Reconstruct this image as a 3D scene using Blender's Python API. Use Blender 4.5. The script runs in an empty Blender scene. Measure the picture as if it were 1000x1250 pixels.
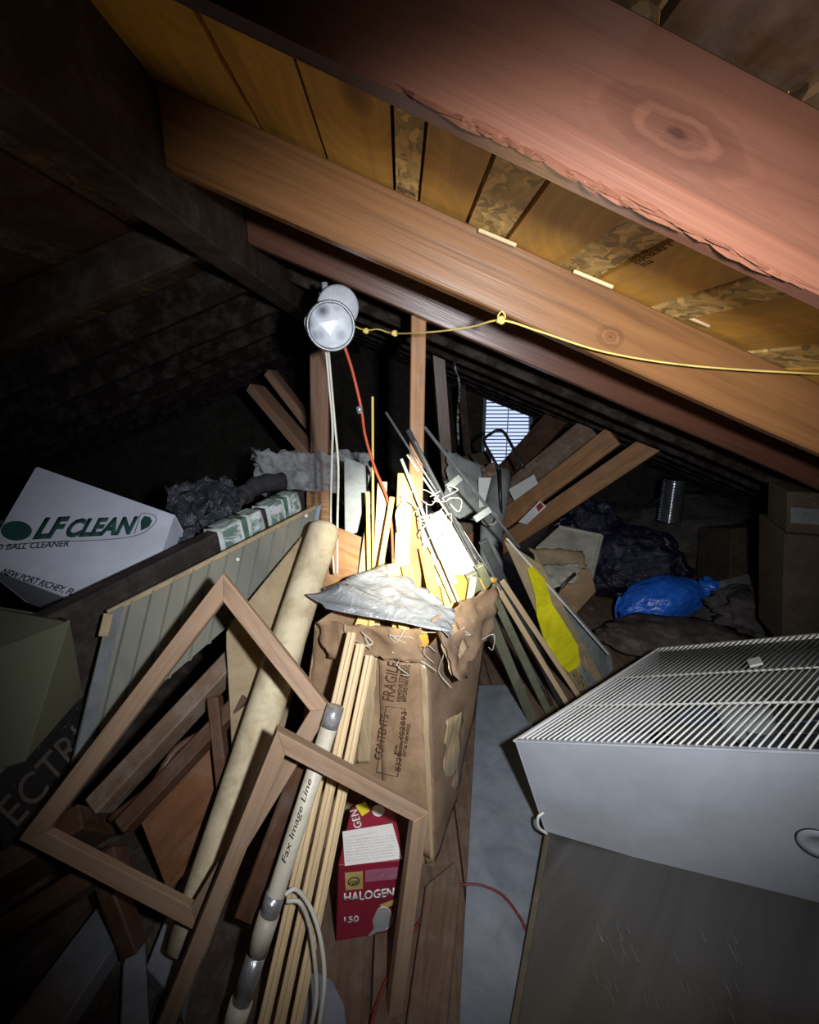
import bpy, bmesh, math, random
from mathutils import Vector, Matrix, noise
random.seed(7)
V = Vector
SC = bpy.context.scene
COL = SC.collection
H = 1.3                                   # eye height above the attic floor
# ------------------------------------------------------------------ camera
F = 600.0
PITCH = math.atan(155 / F)
YAW = math.atan(-10 / F * math.cos(PITCH))
cd = bpy.data.cameras.new('camera'); cam = bpy.data.objects.new('camera', cd); COL.objects.link(cam)
cd.sensor_fit = 'HORIZONTAL'; cd.sensor_width = 36; cd.lens = 36 * F / 1000; cd.clip_start = 0.01
cam.location = (0, 0, H)
cam.rotation_euler = (math.pi / 2 - PITCH, 0, YAW)
SC.camera = cam
# ------------------------------------------------------------------ world (daylight outside, seen through the gable louvres only)
w = bpy.data.worlds.new('world'); SC.world = w; w.use_nodes = True
w.node_tree.nodes['Background'].inputs[0].default_value = (0.55, 0.66, 1.0, 1)
w.node_tree.nodes['Background'].inputs[1].default_value = 1.3
# ------------------------------------------------------------------ the photographer's torch, and its soft spill
def lamp(name, loc, target, power, size, blend, radius, col):
    l = bpy.data.lights.new(name, 'SPOT'); l.energy = power; l.spot_size = math.radians(size); l.spot_blend = blend
    l.shadow_soft_size = radius; l.color = col
    o = bpy.data.objects.new(name, l); COL.objects.link(o); o.location = loc
    o.rotation_euler = (V(target) - V(loc)).to_track_quat('-Z', 'Y').to_euler(); return o
TORCH = (0.14, 0.02, H + 0.03)
lamp('torch_core', TORCH, (0.04, 1.5, H - 0.50), 480, 24, 1.0, 0.012, (1.0, 0.96, 0.80))
lamp('torch_beam', TORCH, (0.12, 1.4, H - 0.47), 108, 100, 1.0, 0.02, (0.93, 0.96, 1.0))
lamp('torch_spill', TORCH, (0.62, 1.3, H - 0.10), 8, 122, 1.0, 0.02, (0.90, 0.94, 1.0))
SC.view_settings.view_transform = 'Standard'; SC.view_settings.look = 'None'
SC.view_settings.exposure = 0.0; SC.view_settings.gamma = 1.0; SC.view_settings.use_curve_mapping = False

# ------------------------------------------------------------------ measuring helpers: a sight line and where it meets the room
_cy, _sy = math.cos(YAW), math.sin(YAW)
def ray(u, v):
    x = (u - 500) / F; y = -(v - 625) / F
    Y = math.cos(PITCH) + y * math.sin(PITCH); Z = -math.sin(PITCH) + y * math.cos(PITCH)
    return V((x * _cy - Y * _sy, x * _sy + Y * _cy, Z))
def P(u, v, d):
    r = ray(u, v); k = d / r.y
    return V((r.x * k, d, H + r.z * k))
def on(u, v, z=0.0):
    r = ray(u, v); k = (z - H) / r.z
    return V((r.x * k, r.y * k, z))
def hit(u, v, a, b, c):
    n = (b - a).cross(c - a); r = ray(u, v); o = V((0, 0, H))
    return o + r * ((a - o).dot(n) / r.dot(n))
# ------------------------------------------------------------------ materials
MATS = {}
def base(name, rough=0.6, spec=0.4, metal=0.0):
    m = bpy.data.materials.new(name); m.use_nodes = True
    nt = m.node_tree; b = nt.nodes['Principled BSDF']
    b.inputs['Roughness'].default_value = rough; b.inputs['Metallic'].default_value = metal
    b.inputs['Specular IOR Level'].default_value = spec
    MATS[name] = m
    return m, nt, b
def nd(nt, t, **kw):
    n = nt.nodes.new(t)
    for k, v in kw.items(): setattr(n, k, v)
    return n
def coords(nt, scale, rnd=True):
    tc = nd(nt, 'ShaderNodeTexCoord'); mp = nd(nt, 'ShaderNodeMapping'); mp.inputs['Scale'].default_value = scale
    nt.links.new(tc.outputs['Object'], mp.inputs['Vector'])
    if rnd:
        oi = nd(nt, 'ShaderNodeObjectInfo'); mu = nd(nt, 'ShaderNodeMath', operation='MULTIPLY'); mu.inputs[1].default_value = 37.0
        nt.links.new(oi.outputs['Random'], mu.inputs[0]); nt.links.new(mu.outputs[0], mp.inputs['Location'])
    return mp.outputs[0]
def ntex(nt, vec, scale, detail=4, rough=0.6, dist=0.0):
    n = nd(nt, 'ShaderNodeTexNoise'); n.inputs['Scale'].default_value = scale; n.inputs['Detail'].default_value = detail
    n.inputs['Roughness'].default_value = rough; n.inputs['Distortion'].default_value = dist
    nt.links.new(vec, n.inputs['Vector']); return n.outputs['Fac']
def ramp(nt, fac, stops):
    r = nd(nt, 'ShaderNodeValToRGB'); e = r.color_ramp.elements
    while len(e) < len(stops): e.new(0.5)
    for i, (p, c) in enumerate(stops):
        e[i].position = p; e[i].color = (c[0], c[1], c[2], 1)
    nt.links.new(fac, r.inputs[0]); return r.outputs[0]
def mix(nt, fac, a, b, mode='MIX'):
    n = nd(nt, 'ShaderNodeMix', data_type='RGBA', blend_type=mode)
    for s, v in ((n.inputs[0], fac), (n.inputs[6], a), (n.inputs[7], b)):
        if hasattr(v, 'links') or isinstance(v, bpy.types.NodeSocket): nt.links.new(v, s)
        elif isinstance(v, tuple): s.default_value = (v[0], v[1], v[2], 1)
        else: s.default_value = v
    return n.outputs[2]
def bump(nt, b, h, strength=0.3, dist=0.01):
    n = nd(nt, 'ShaderNodeBump'); n.inputs['Strength'].default_value = strength; n.inputs['Distance'].default_value = dist
    nt.links.new(h, n.inputs['Height']); nt.links.new(n.outputs[0], b.inputs['Normal'])
def sc3(c, k): return tuple(x * k for x in c)
def wood(name, c, dark=0.55, rough=0.55, spec=0.35, grain=9.0, knots=0.0, bs=0.3, stretch=0.06, dust=0.12):
    m, nt, b = base(name, rough, spec)
    vec = coords(nt, (stretch, 1, 1))
    g = ntex(nt, vec, grain * 6, 5, 0.65, 1.2)
    g2 = ntex(nt, vec, grain, 3, 0.5, 0.6)
    col = ramp(nt, g, [(0.34, sc3(c, dark * .85)), (0.5, c), (0.68, sc3(c, 1.3))])
    col = mix(nt, g2, sc3(c, dark * 0.9), col)
    if knots:
        v2 = coords(nt, (0.45, 1, 1))
        vo = nd(nt, 'ShaderNodeTexVoronoi'); vo.inputs['Scale'].default_value = knots; nt.links.new(v2, vo.inputs['Vector'])
        wv = nd(nt, 'ShaderNodeMath', operation='MULTIPLY'); wv.inputs[1].default_value = 60; nt.links.new(vo.outputs['Distance'], wv.inputs[0])
        sn = nd(nt, 'ShaderNodeMath', operation='SINE'); nt.links.new(wv.outputs[0], sn.inputs[0])
        k = ramp(nt, vo.outputs['Distance'], [(0.03, (0, 0, 0)), (0.16, (1, 1, 1))])
        col = mix(nt, k, sc3(c, 0.32), col)
        rr = ramp(nt, sn.outputs[0], [(0.2, (0.8, 0.8, 0.8)), (0.8, (1, 1, 1))])
        col = mix(nt, 0.5, col, rr, 'MULTIPLY')
    if dust:
        tc = coords(nt, (1, 1, 1)); dn = ramp(nt, ntex(nt, tc, 14, 6, 0.7), [(0.45, (0, 0, 0)), (0.75, (1, 1, 1))])
        dm = nd(nt, 'ShaderNodeMath', operation='MULTIPLY'); dm.inputs[1].default_value = dust; nt.links.new(dn, dm.inputs[0])
        col = mix(nt, dm.outputs[0], col, (0.45, 0.43, 0.40))
    nt.links.new(col, b.inputs['Base Color'])
    bump(nt, b, g, bs, 0.004)
    return m
def plain(name, c, rough=0.6, spec=0.4, metal=0.0, var=0.15, scale=12, bs=0.15, dist=0.004, rv=0.0, dirt=0.3):
    m, nt, b = base(name, rough, spec, metal)
    vec = coords(nt, (1, 1, 1)); n = ntex(nt, vec, scale, 6, 0.65)
    col = ramp(nt, n, [(0.3, sc3(c, 1 - var)), (0.7, sc3(c, 1 + var))])
    d1 = ramp(nt, ntex(nt, vec, 4.5, 8, 0.75, 0.6), [(0.36, (1 - dirt * 1.3, 1 - dirt * 1.35, 1 - dirt * 1.45)), (0.62, (1, 1, 1))])
    col = mix(nt, 1.0, col, d1, 'MULTIPLY')
    if dirt > .2:
        sp = ramp(nt, ntex(nt, vec, 90, 2, 0.6), [(0.68, (0, 0, 0)), (0.74, (.6, .6, .6))]); col = mix(nt, sp, col, tuple(min(.6, x * .5 + .22) for x in c))
    nt.links.new(col, b.inputs['Base Color']); bump(nt, b, ntex(nt, vec, scale * 5, 4), bs, dist)
    if rv:
        r = ramp(nt, n, [(0.35, (rough - rv,) * 3), (0.65, (min(1, rough + rv),) * 3)]); nt.links.new(r, b.inputs['Roughness'])
    return m
def spotted(name, c, c2, lo, hi, scale, rough=0.8, spec=0.2, detail=8, stretch=(1, 1, 1), bs=0.2):
    m, nt, b = base(name, rough, spec)
    vec = coords(nt, stretch); n = ntex(nt, vec, scale, detail, 0.7, 0.4)
    col = ramp(nt, n, [(lo, c), (hi, c2)])
    nt.links.new(col, b.inputs['Base Color']); bump(nt, b, n, bs, 0.006)
    return m
def osb(name, c):
    m, nt, b = base(name, 0.5, 0.3)
    v = coords(nt, (1, 1, 1)); w1 = ntex(nt, v, 9, 3)
    mp = nd(nt, 'ShaderNodeMapping'); mp.inputs['Scale'].default_value = (1, 2.6, 1); mp.inputs['Rotation'].default_value = (0, 0, 0.6)
    ad = nd(nt, 'ShaderNodeVectorMath', operation='ADD'); nt.links.new(v, ad.inputs[0])
    sm = nd(nt, 'ShaderNodeMath', operation='MULTIPLY'); sm.inputs[1].default_value = 0.12; nt.links.new(w1, sm.inputs[0]); nt.links.new(sm.outputs[0], ad.inputs[1])
    nt.links.new(ad.outputs[0], mp.inputs['Vector'])
    vo = nd(nt, 'ShaderNodeTexVoronoi'); vo.inputs['Scale'].default_value = 40; nt.links.new(mp.outputs[0], vo.inputs['Vector'])
    sp = nd(nt, 'ShaderNodeSeparateColor'); nt.links.new(vo.outputs['Color'], sp.inputs[0])
    col = ramp(nt, sp.outputs[0], [(0.1, sc3(c, 0.45)), (0.4, sc3(c, 0.85)), (0.75, sc3(c, 1.1)), (0.95, sc3(c, 1.5))])
    nt.links.new(col, b.inputs['Base Color']); bump(nt, b, sp.outputs[0], 0.5, 0.004)
    return m
def gauze(name, c, lo, hi, scale, rough=0.9, stretch=(1, 1, 1), mn=0.0, mx=1.0):
    m, nt, b = base(name, rough, 0.2)
    b.inputs['Base Color'].default_value = (*c, 1)
    v = coords(nt, stretch); n = ntex(nt, v, scale, 8, 0.75, 0.8)
    a = ramp(nt, n, [(lo, (mn,) * 3), (hi, (mx,) * 3)]); nt.links.new(a, b.inputs['Alpha'])
    bump(nt, b, n, 0.6, 0.01)
    return m
def film(name, c, rough=0.2, var=0.4, scale=9, bs=1.0, stretch=(1, 1, 1), dist=0.02, spec=0.7):
    m, nt, b = base(name, rough, spec)
    v = coords(nt, stretch); n = ntex(nt, v, scale, 5, 0.6, 1.5)
    col = ramp(nt, n, [(0.3, sc3(c, 1 - var)), (0.7, sc3(c, 1 + var))]); nt.links.new(col, b.inputs['Base Color'])
    bump(nt, b, n, bs, dist)
    return m
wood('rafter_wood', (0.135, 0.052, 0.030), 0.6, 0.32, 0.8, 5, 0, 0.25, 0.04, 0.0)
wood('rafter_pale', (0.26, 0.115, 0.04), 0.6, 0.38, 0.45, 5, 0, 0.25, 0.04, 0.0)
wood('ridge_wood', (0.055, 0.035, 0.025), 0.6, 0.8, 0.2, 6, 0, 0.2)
wood('unlit_wood', (0.020, 0.013, 0.010), 0.6, 0.85, 0.1, 6, 0, 0.2)  # far rafters: darkness of the unlit roof depth put into the wood colour
wood('post_wood', (0.40, 0.23, 0.145), 0.7, 0.65, 0.25, 8, 0)
wood('stud_orange', (0.46, 0.23, 0.10), 0.6, 0.6, 0.3, 8, 2.5)
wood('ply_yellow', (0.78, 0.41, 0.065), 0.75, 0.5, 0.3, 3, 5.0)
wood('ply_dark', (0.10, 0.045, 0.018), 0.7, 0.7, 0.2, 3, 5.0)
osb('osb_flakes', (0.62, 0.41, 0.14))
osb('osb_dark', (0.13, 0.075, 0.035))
wood('frame_wood', (0.34, 0.22, 0.14), 0.7, 0.65, 0.25, 7, 0)
wood('moulding_wood', (0.72, 0.53, 0.30), 0.8, 0.5, 0.3, 8, 0, 0.1)
wood('lath_wood', (0.80, 0.54, 0.14), 0.75, 0.55, 0.3, 8, 0)
wood('amber_wood', (0.82, 0.42, 0.04), 0.75, 0.55, 0.3, 8, 0)
wood('dark_beam', (0.045, 0.035, 0.032), 0.7, 0.45, 0.4, 6, 0, 0.2, dust=0.10)
wood('walnut', (0.13, 0.062, 0.035), 0.5, 0.42, 0.4, 6, 0)
wood('walnut_dusty', (0.22, 0.14, 0.09), 0.6, 0.6, 0.3, 6, 0, dust=0.35)
wood('orange_panel', (0.22, 0.085, 0.03), 0.6, 0.45, 0.4, 5, 0)
wood('floor_wood', (0.17, 0.105, 0.068), 0.6, 0.75, 0.2, 6, 0, dust=0.16)
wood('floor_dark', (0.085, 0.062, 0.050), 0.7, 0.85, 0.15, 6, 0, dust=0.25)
plain('cardboard', (0.40, 0.26, 0.155), 0.8, 0.2, 0, 0.14, 7, 0.2)
plain('cardboard_dark', (0.30, 0.20, 0.13), 0.8, 0.2, 0, 0.25, 6, 0.25)
plain('cardboard_inner', (0.70, 0.42, 0.09), 0.8, 0.2, 0, 0.12, 9, 0.2)
film('packing_tape', (0.46, 0.34, 0.20), 0.22, 0.2, 14, 0.6, (1, 0.3, 1), 0.01, 0.6)
plain('white_carton', (0.70, 0.74, 0.88), 0.7, 0.25, 0, 0.07, 5, 0.1, dirt=.12)
plain('ink_green', (0.03, 0.10, 0.09), 0.7, 0.2, 0, 0.2)
plain('ink_black', (0.03, 0.03, 0.035), 0.7, 0.2, 0, 0.1)
plain('ink_brown', (0.12, 0.06, 0.04), 0.8, 0.1, 0, 0.1)
plain('ink_grey', (0.42, 0.42, 0.44), 0.7, 0.2, 0, 0.1)
spotted('mossy_carton', (0.13, 0.12, 0.095), (0.12, 0.14, 0.08), 0.35, 0.7, 6, 0.85, 0.15)
plain('newsprint', (0.62, 0.66, 0.66), 0.85, 0.15, 0, 0.08, 20)
m_, nt_, b_ = base('news_column', 0.85, 0.15)
v_ = coords(nt_, (1, 14, 1)); nt_.links.new(ramp(nt_, ntex(nt_, v_, 14, 3, 0.7), [(0.45, (0.14, 0.22, 0.18)), (0.6, (0.62, 0.66, 0.66))]), b_.inputs['Base Color'])
plain('green_band', (0.14, 0.26, 0.19), 0.8, 0.2, 0, 0.2)
spotted('corrugated_metal', (0.27, 0.26, 0.20), (0.11, 0.12, 0.12), 0.3, 0.75, 3.0, 0.42, 0.5, 5, (1, 0.35, 1), 0.08)
plain('blue_flange', (0.34, 0.45, 0.58), 0.4, 0.5, 0.2, 0.12, 5)
plain('grey_flange', (0.20, 0.22, 0.24), 0.5, 0.4, 0.1, 0.15, 5)
plain('oak_edge', (0.42, 0.33, 0.20), 0.6, 0.3, 0, 0.15)
plain('hardboard', (0.40, 0.31, 0.19), 0.6, 0.3, 0, 0.12, 6)
spotted('cream_roll', (0.62, 0.53, 0.36), (0.36, 0.27, 0.16), 0.42, 0.72, 14, 0.75, 0.2)
plain('cream_tube', (0.66, 0.60, 0.48), 0.45, 0.4, 0, 0.06, 8)
film('silver_tape', (0.42, 0.42, 0.44), 0.25, 0.3, 22, 0.6, (1, 1, 1), 0.006)
MATS['silver_tape'].node_tree.nodes['Principled BSDF'].inputs['Metallic'].default_value = 0.6
plain('white_cable', (0.66, 0.64, 0.56), 0.5, 0.4, 0, 0.05)
plain('orange_cord', (0.72, 0.13, 0.06), 0.45, 0.4, 0, 0.05)
plain('red_wire', (0.22, 0.035, 0.035), 0.5, 0.4, 0, 0.05)
plain('yellow_string', (0.74, 0.56, 0.16), 0.7, 0.2, 0, 0.1)
plain('white_string', (0.78, 0.76, 0.62), 0.8, 0.2, 0, 0.1)
plain('lamp_cap', (0.52, 0.56, 0.62), 0.5, 0.4, 0, 0.06)
plain('lamp_rim', (0.25, 0.27, 0.29), 0.35, 0.5, 0.4, 0.1)
plain('black_metal', (0.025, 0.025, 0.028), 0.35, 0.5, 0.2, 0.2)
plain('grey_metal', (0.33, 0.35, 0.37), 0.35, 0.5, 0.75, 0.15)
plain('dark_rail', (0.06, 0.065, 0.07), 0.35, 0.5, 0.3, 0.2)
plain('olive_channel', (0.27, 0.28, 0.19), 0.4, 0.5, 0.3, 0.2)
plain('white_enamel', (0.47, 0.49, 0.54), 0.38, 0.45, 0, 0.05, 4, 0.03, rv=0.08, dirt=.12)
plain('wire_white', (0.78, 0.77, 0.72), 0.4, 0.45, 0, 0.08, dirt=.12)
plain('fan_inside', (0.09, 0.09, 0.09), 0.6, 0.3, 0, 0.3, 6)
plain('fan_blue', (0.08, 0.12, 0.20), 0.4, 0.4, 0.2, 0.2)
plain('white_paper', (0.74, 0.74, 0.72), 0.8, 0.2, 0, 0.03, dirt=.12)
plain('white_foam', (0.82, 0.82, 0.80), 0.8, 0.2, 0, 0.03, dirt=.12)
plain('red_print', (0.27, 0.016, 0.04), 0.4, 0.45, 0, 0.06, dirt=.12)
plain('red_dark', (0.20, 0.015, 0.03), 0.45, 0.4, 0, 0.1)
plain('label_red', (0.42, 0.05, 0.05), 0.6, 0.3, 0, 0.1)
plain('print_white', (0.78, 0.76, 0.74), 0.5, 0.3, 0, 0.02, dirt=.12)
plain('print_gold', (0.66, 0.50, 0.17), 0.5, 0.3, 0, 0.05)
plain('print_yellow', (0.80, 0.68, 0.05), 0.5, 0.3, 0, 0.05)
plain('print_pink', (0.42, 0.15, 0.22), 0.5, 0.3, 0, 0.1)
plain('yellow_sleeve', (0.92, 0.84, 0.02), 0.45, 0.4, 0, 0.08, 14)
spotted('floor_sheet', (0.15, 0.17, 0.20), (0.27, 0.29, 0.33), 0.35, 0.7, 7, 0.55, 0.4, 8)
film('wrapped_board', (0.085, 0.08, 0.075), 0.32, 0.25, 7, 0.35, (1.0, 0.12, 1), 0.008, 0.5)
plain('wrap_edge', (0.17, 0.145, 0.10), 0.5, 0.3, 0, 0.2)
film('black_bag', (0.012, 0.012, 0.032), 0.16, 0.3, 16, 1.0, (1, 1, 1), 0.03, 0.9)
film('blue_bag', (0.02, 0.13, 0.62), 0.28, 0.3, 9, 0.8, (1, 1, 1), 0.02, 0.7)
film('grey_film', (0.05, 0.055, 0.07), 0.2, 0.4, 14, 1.0, (1, 1, 1), 0.03, 0.8)
film('clear_film', (0.20, 0.21, 0.225), 0.25, 0.25, 16, 0.9, (1, 1, 1), 0.012, 0.6)
plain('foam_black', (0.05, 0.05, 0.055), 0.95, 0.1, 0, 0.3, 20, 0.5)
plain('bright_tube', (0.55, 0.58, 0.60), 0.25, 0.5, 0.85, 0.05)
plain('foil_duct', (0.55, 0.58, 0.64), 0.18, 0.6, 0.9, 0.1)
plain('sign_black', (0.022, 0.020, 0.022), 0.5, 0.4, 0, 0.2)
plain('sign_trim', (0.20, 0.17, 0.15), 0.6, 0.3, 0, 0.3)
plain('sign_letter', (0.12, 0.105, 0.09), 0.6, 0.3, 0, 0.2)
plain('pale_joist', (0.30, 0.32, 0.38), 0.7, 0.25, 0, 0.12, 6)
plain('beige_plastic', (0.46, 0.45, 0.37), 0.5, 0.35, 0, 0.05)
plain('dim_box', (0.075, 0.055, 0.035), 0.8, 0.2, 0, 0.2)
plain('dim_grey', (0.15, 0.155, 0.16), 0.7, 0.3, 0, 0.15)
plain('screen_grey', (0.30, 0.33, 0.33), 0.75, 0.25, 0, 0.15, 18)
plain('vent_slat', (0.30, 0.32, 0.42), 0.6, 0.3, 0, 0.05)
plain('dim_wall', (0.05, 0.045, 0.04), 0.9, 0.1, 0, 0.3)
plain('insulation', (0.10, 0.09, 0.085), 0.95, 0.05, 0, 0.4, 8, 0.8, 0.03)
gauze('cobweb', (0.42, 0.43, 0.45), 0.38, 0.72, 16, mn=0.12, mx=0.95)
gauze('thin_web', (0.40, 0.41, 0.43), 0.47, 0.62, 26, mn=0.0, mx=0.7)
mg, ntg, bg = base('lamp_glass', 0.22, 0.9, 0.35)
vg = coords(ntg, (1, 1, 1)); vv = nd(ntg, 'ShaderNodeTexVoronoi'); vv.inputs['Scale'].default_value = 22; ntg.links.new(vg, vv.inputs['Vector'])
ntg.links.new(ramp(ntg, vv.outputs['Distance'], [(0.1, (0.16, 0.18, 0.22)), (0.5, (0.85, 0.9, 1.0))]), bg.inputs['Base Color']); bump(ntg, bg, vv.outputs['Distance'], 0.7, 0.01)

# ------------------------------------------------------------------ object helpers
def empty(name, loc, label, cat, group=None, rot=None):
    o = bpy.data.objects.new(name, None); COL.objects.link(o); o.location = loc; o.empty_display_size = 0.05
    return tag(o, label, cat, group)
def tag(o, label, cat, group=None):
    o['label'] = label; o['category'] = cat
    if group: o['group'] = group
    return o
def struct(o): o['kind'] = 'structure'; return o
def adopt(o, parent):
    if parent:
        mw = o.matrix_world.copy() if o.type != 'EMPTY' else o.matrix_world
        bpy_m = o.matrix_basis.copy()
        # total offset of the parent chain
        o.parent = parent
        inv = world_of(parent).inverted(); o.matrix_basis = inv @ bpy_m
def world_of(o):
    m = o.matrix_basis.copy(); p = o.parent
    while p: m = p.matrix_basis @ m; p = p.parent
    return m
def frame_of(origin, x, z):
    x = V(x)
    x = x.normalized() if x.length > 1e-5 else V((1, 0, 0))
    z = V(z); z = (z - x * z.dot(x))
    if z.length < 1e-6: z = V((0, 0, 1)) if abs(x.z) < 0.9 else V((0, 1, 0)); z = z - x * z.dot(x)
    z.normalize(); y = z.cross(x)
    m = Matrix((x, y, z)).transposed().to_4x4(); m.translation = origin; return m
def link(name, me, mat, parent=None, M=None, smooth=False):
    o = bpy.data.objects.new(name, me); COL.objects.link(o)
    if mat and not me.materials: me.materials.append(MATS[mat])
    if M: o.matrix_basis = M
    if smooth:
        for p in me.polygons: p.use_smooth = True
    adopt(o, parent)
    return o
def mesh(name, vs, fs, mat, parent=None, M=None, smooth=False):
    """vs in world; stored in the frame M so that grain follows the piece"""
    if M is None: M = Matrix.Translation(vs[0])
    Mi = M.inverted(); me = bpy.data.meshes.new(name)
    me.from_pydata([tuple(Mi @ V(v)) for v in vs], [], fs); me.update()
    bm = bmesh.new(); bm.from_mesh(me); bmesh.ops.recalc_face_normals(bm, faces=bm.faces); bm.to_mesh(me); bm.free()
    return link(name, me, mat, parent, M, smooth)
def bevel(o, wdt=0.002, seg=1):
    b = bmesh.new(); b.from_mesh(o.data)
    bmesh.ops.bevel(b, geom=b.edges[:], offset=wdt, segments=seg, affect='EDGES', clamp_overlap=True)
    b.to_mesh(o.data); b.free(); return o
BOXF = [(0, 1, 2, 3), (7, 6, 5, 4), (0, 4, 5, 1), (1, 5, 6, 2), (2, 6, 7, 3), (3, 7, 4, 0)]
def stick(name, a, b, w, h, mat, parent=None, up=(0, 0, 1), bv=0.0015, anchor=(0, 0), w2=None, h2=None):
    a, b = V(a), V(b); M = frame_of(a, b - a, up); L = (b - a).length; vs = []
    for x, ww, hh in ((0, w, h), (L, w2 or w, h2 or h)):
        for sy, sz in ((-1, -1), (1, -1), (1, 1), (-1, 1)):
            vs.append(M @ V((x, (sy * 0.5 + anchor[0]) * ww, (sz * 0.5 + anchor[1]) * hh)))
    o = mesh(name, vs, BOXF, mat, parent, M)
    if bv: bevel(o, bv)
    return o
def slab(name, pts, t, mat, parent=None, bv=0.0, away=True, M=None):
    """flat board with the outline pts (world), thickness t away from the viewer"""
    n = (pts[1] - pts[0]).cross(pts[2] - pts[0]).normalized()
    if (n.dot(V((0, 0, H)) - pts[0]) > 0) == away: n = -n
    k = len(pts); vs = list(pts) + [p + n * t for p in pts]
    fs = [tuple(range(k)), tuple(reversed(range(k, 2 * k)))] + [(i, (i + 1) % k, k + (i + 1) % k, k + i) for i in range(k)]
    if M is None: M = frame_of(pts[0], pts[1] - pts[0], -n)
    o = mesh(name, vs, fs, mat, parent, M)
    if bv: bevel(o, bv)
    return o
def hexa(name, a, b, mat, parent=None, bv=0.0, M=None):
    o = mesh(name, list(a) + list(b), BOXF, mat, parent, M or frame_of(a[0], a[1] - a[0], a[3] - a[0]))
    if bv: bevel(o, bv)
    return o
def smooth_pts(pts, n=6):
    out = []; p = [V(x) for x in pts]; p = [p[0] * 2 - p[1]] + p + [p[-1] * 2 - p[-2]]
    for i in range(1, len(p) - 2):
        for k in range(n):
            t = k / n; a, b, c, d = p[i - 1:i + 3]
            out.append(0.5 * ((2 * b) + (c - a) * t + (2 * a - 5 * b + 4 * c - d) * t * t + (-a + 3 * b - 3 * c + d) * t ** 3))
    out.append(p[-2]); return out
def tube(name, pts, r, mat, parent=None, n=8, curve=0, cap=True, smooth=True):
    if curve: pts = smooth_pts(pts, curve)
    pts = [V(p) for p in pts]; R = r if callable(r) else (lambda t: r)
    vs = []; fs = []; prev = None
    for i, p in enumerate(pts):
        t = (pts[min(i + 1, len(pts) - 1)] - pts[max(i - 1, 0)]).normalized()
        if prev is None: x = t.orthogonal().normalized()
        else: x = (prev - t * prev.dot(t)).normalized()
        prev = x; y = t.cross(x); rr = R(i / (len(pts) - 1))
        for k in range(n):
            a = 2 * math.pi * k / n; vs.append(p + (x * math.cos(a) + y * math.sin(a)) * rr)
    for i in range(len(pts) - 1):
        for k in range(n):
            a = i * n + k; b = i * n + (k + 1) % n; fs.append((a, b, b + n, a + n))
    if cap: fs.append(tuple(range(n))); fs.append(tuple(reversed(range(len(vs) - n, len(vs)))))
    o = mesh(name, vs, fs, mat, parent, frame_of(pts[0], pts[-1] - pts[0], (0, 0, 1)))
    if smooth:
        for p in o.data.polygons: p.use_smooth = len(p.vertices) == 4
    return o
def pixtube(name, px, r, mat, parent=None, **k): return tube(name, [P(*q) for q in px], r, mat, parent, **k)
def sheet(name, c, nx, ny, amp, fr, mat, parent=None, thick=0.002, rag=0.0, seed=0.0, smooth=True, ridge=False):
    """a thin crumpled sheet between the four corners c (0,1 along the top; 3,2 along the foot), closed with thickness"""
    c = [V(p) for p in c]; n = (c[1] - c[0]).cross(c[3] - c[0]).normalized()
    if n.dot(V((0, 0, H)) - c[0]) < 0: n = -n
    vs = []
    for j in range(ny + 1):
        for i in range(nx + 1):
            s, t = i / nx, j / ny
            p = (c[0] * (1 - s) + c[1] * s) * (1 - t) + (c[3] * (1 - s) + c[2] * s) * t
            q = V((s * (c[1] - c[0]).length, t * (c[3] - c[0]).length, seed))
            z = noise.noise(q * fr)
            if ridge: z = 1 - 2 * abs(z) + 0.4 * noise.noise(q * fr * 3)
            p = p + n * amp * z
            if rag and (i in (0, nx) or j in (0, ny)):
                p = p + ((c[1] - c[0]).normalized() * noise.noise(q * 31 + V((9, 0, 0))) + (c[3] - c[0]).normalized() * noise.noise(q * 27)) * rag
            vs.append(p)
    W = nx + 1; N = len(vs); fs = []
    for j in range(ny):
        for i in range(nx):
            a = j * W + i; fs.append((a, a + 1, a + 1 + W, a + W))
    vs += [p - n * thick for p in vs]
    fs += [tuple(N + k for k in reversed(f)) for f in fs]
    rim = [i for i in range(W)] + [j * W + nx for j in range(1, ny + 1)] + [ny * W + i for i in range(nx - 1, -1, -1)] + [j * W for j in range(ny - 1, 0, -1)]
    for k in range(len(rim)): a, b = rim[k], rim[(k + 1) % len(rim)]; fs.append((a, b, b + N, a + N))
    o = mesh(name, vs, fs, mat, parent, frame_of(c[0], c[1] - c[0], n))
    if smooth:
        for p in o.data.polygons: p.use_smooth = True
    return o
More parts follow.
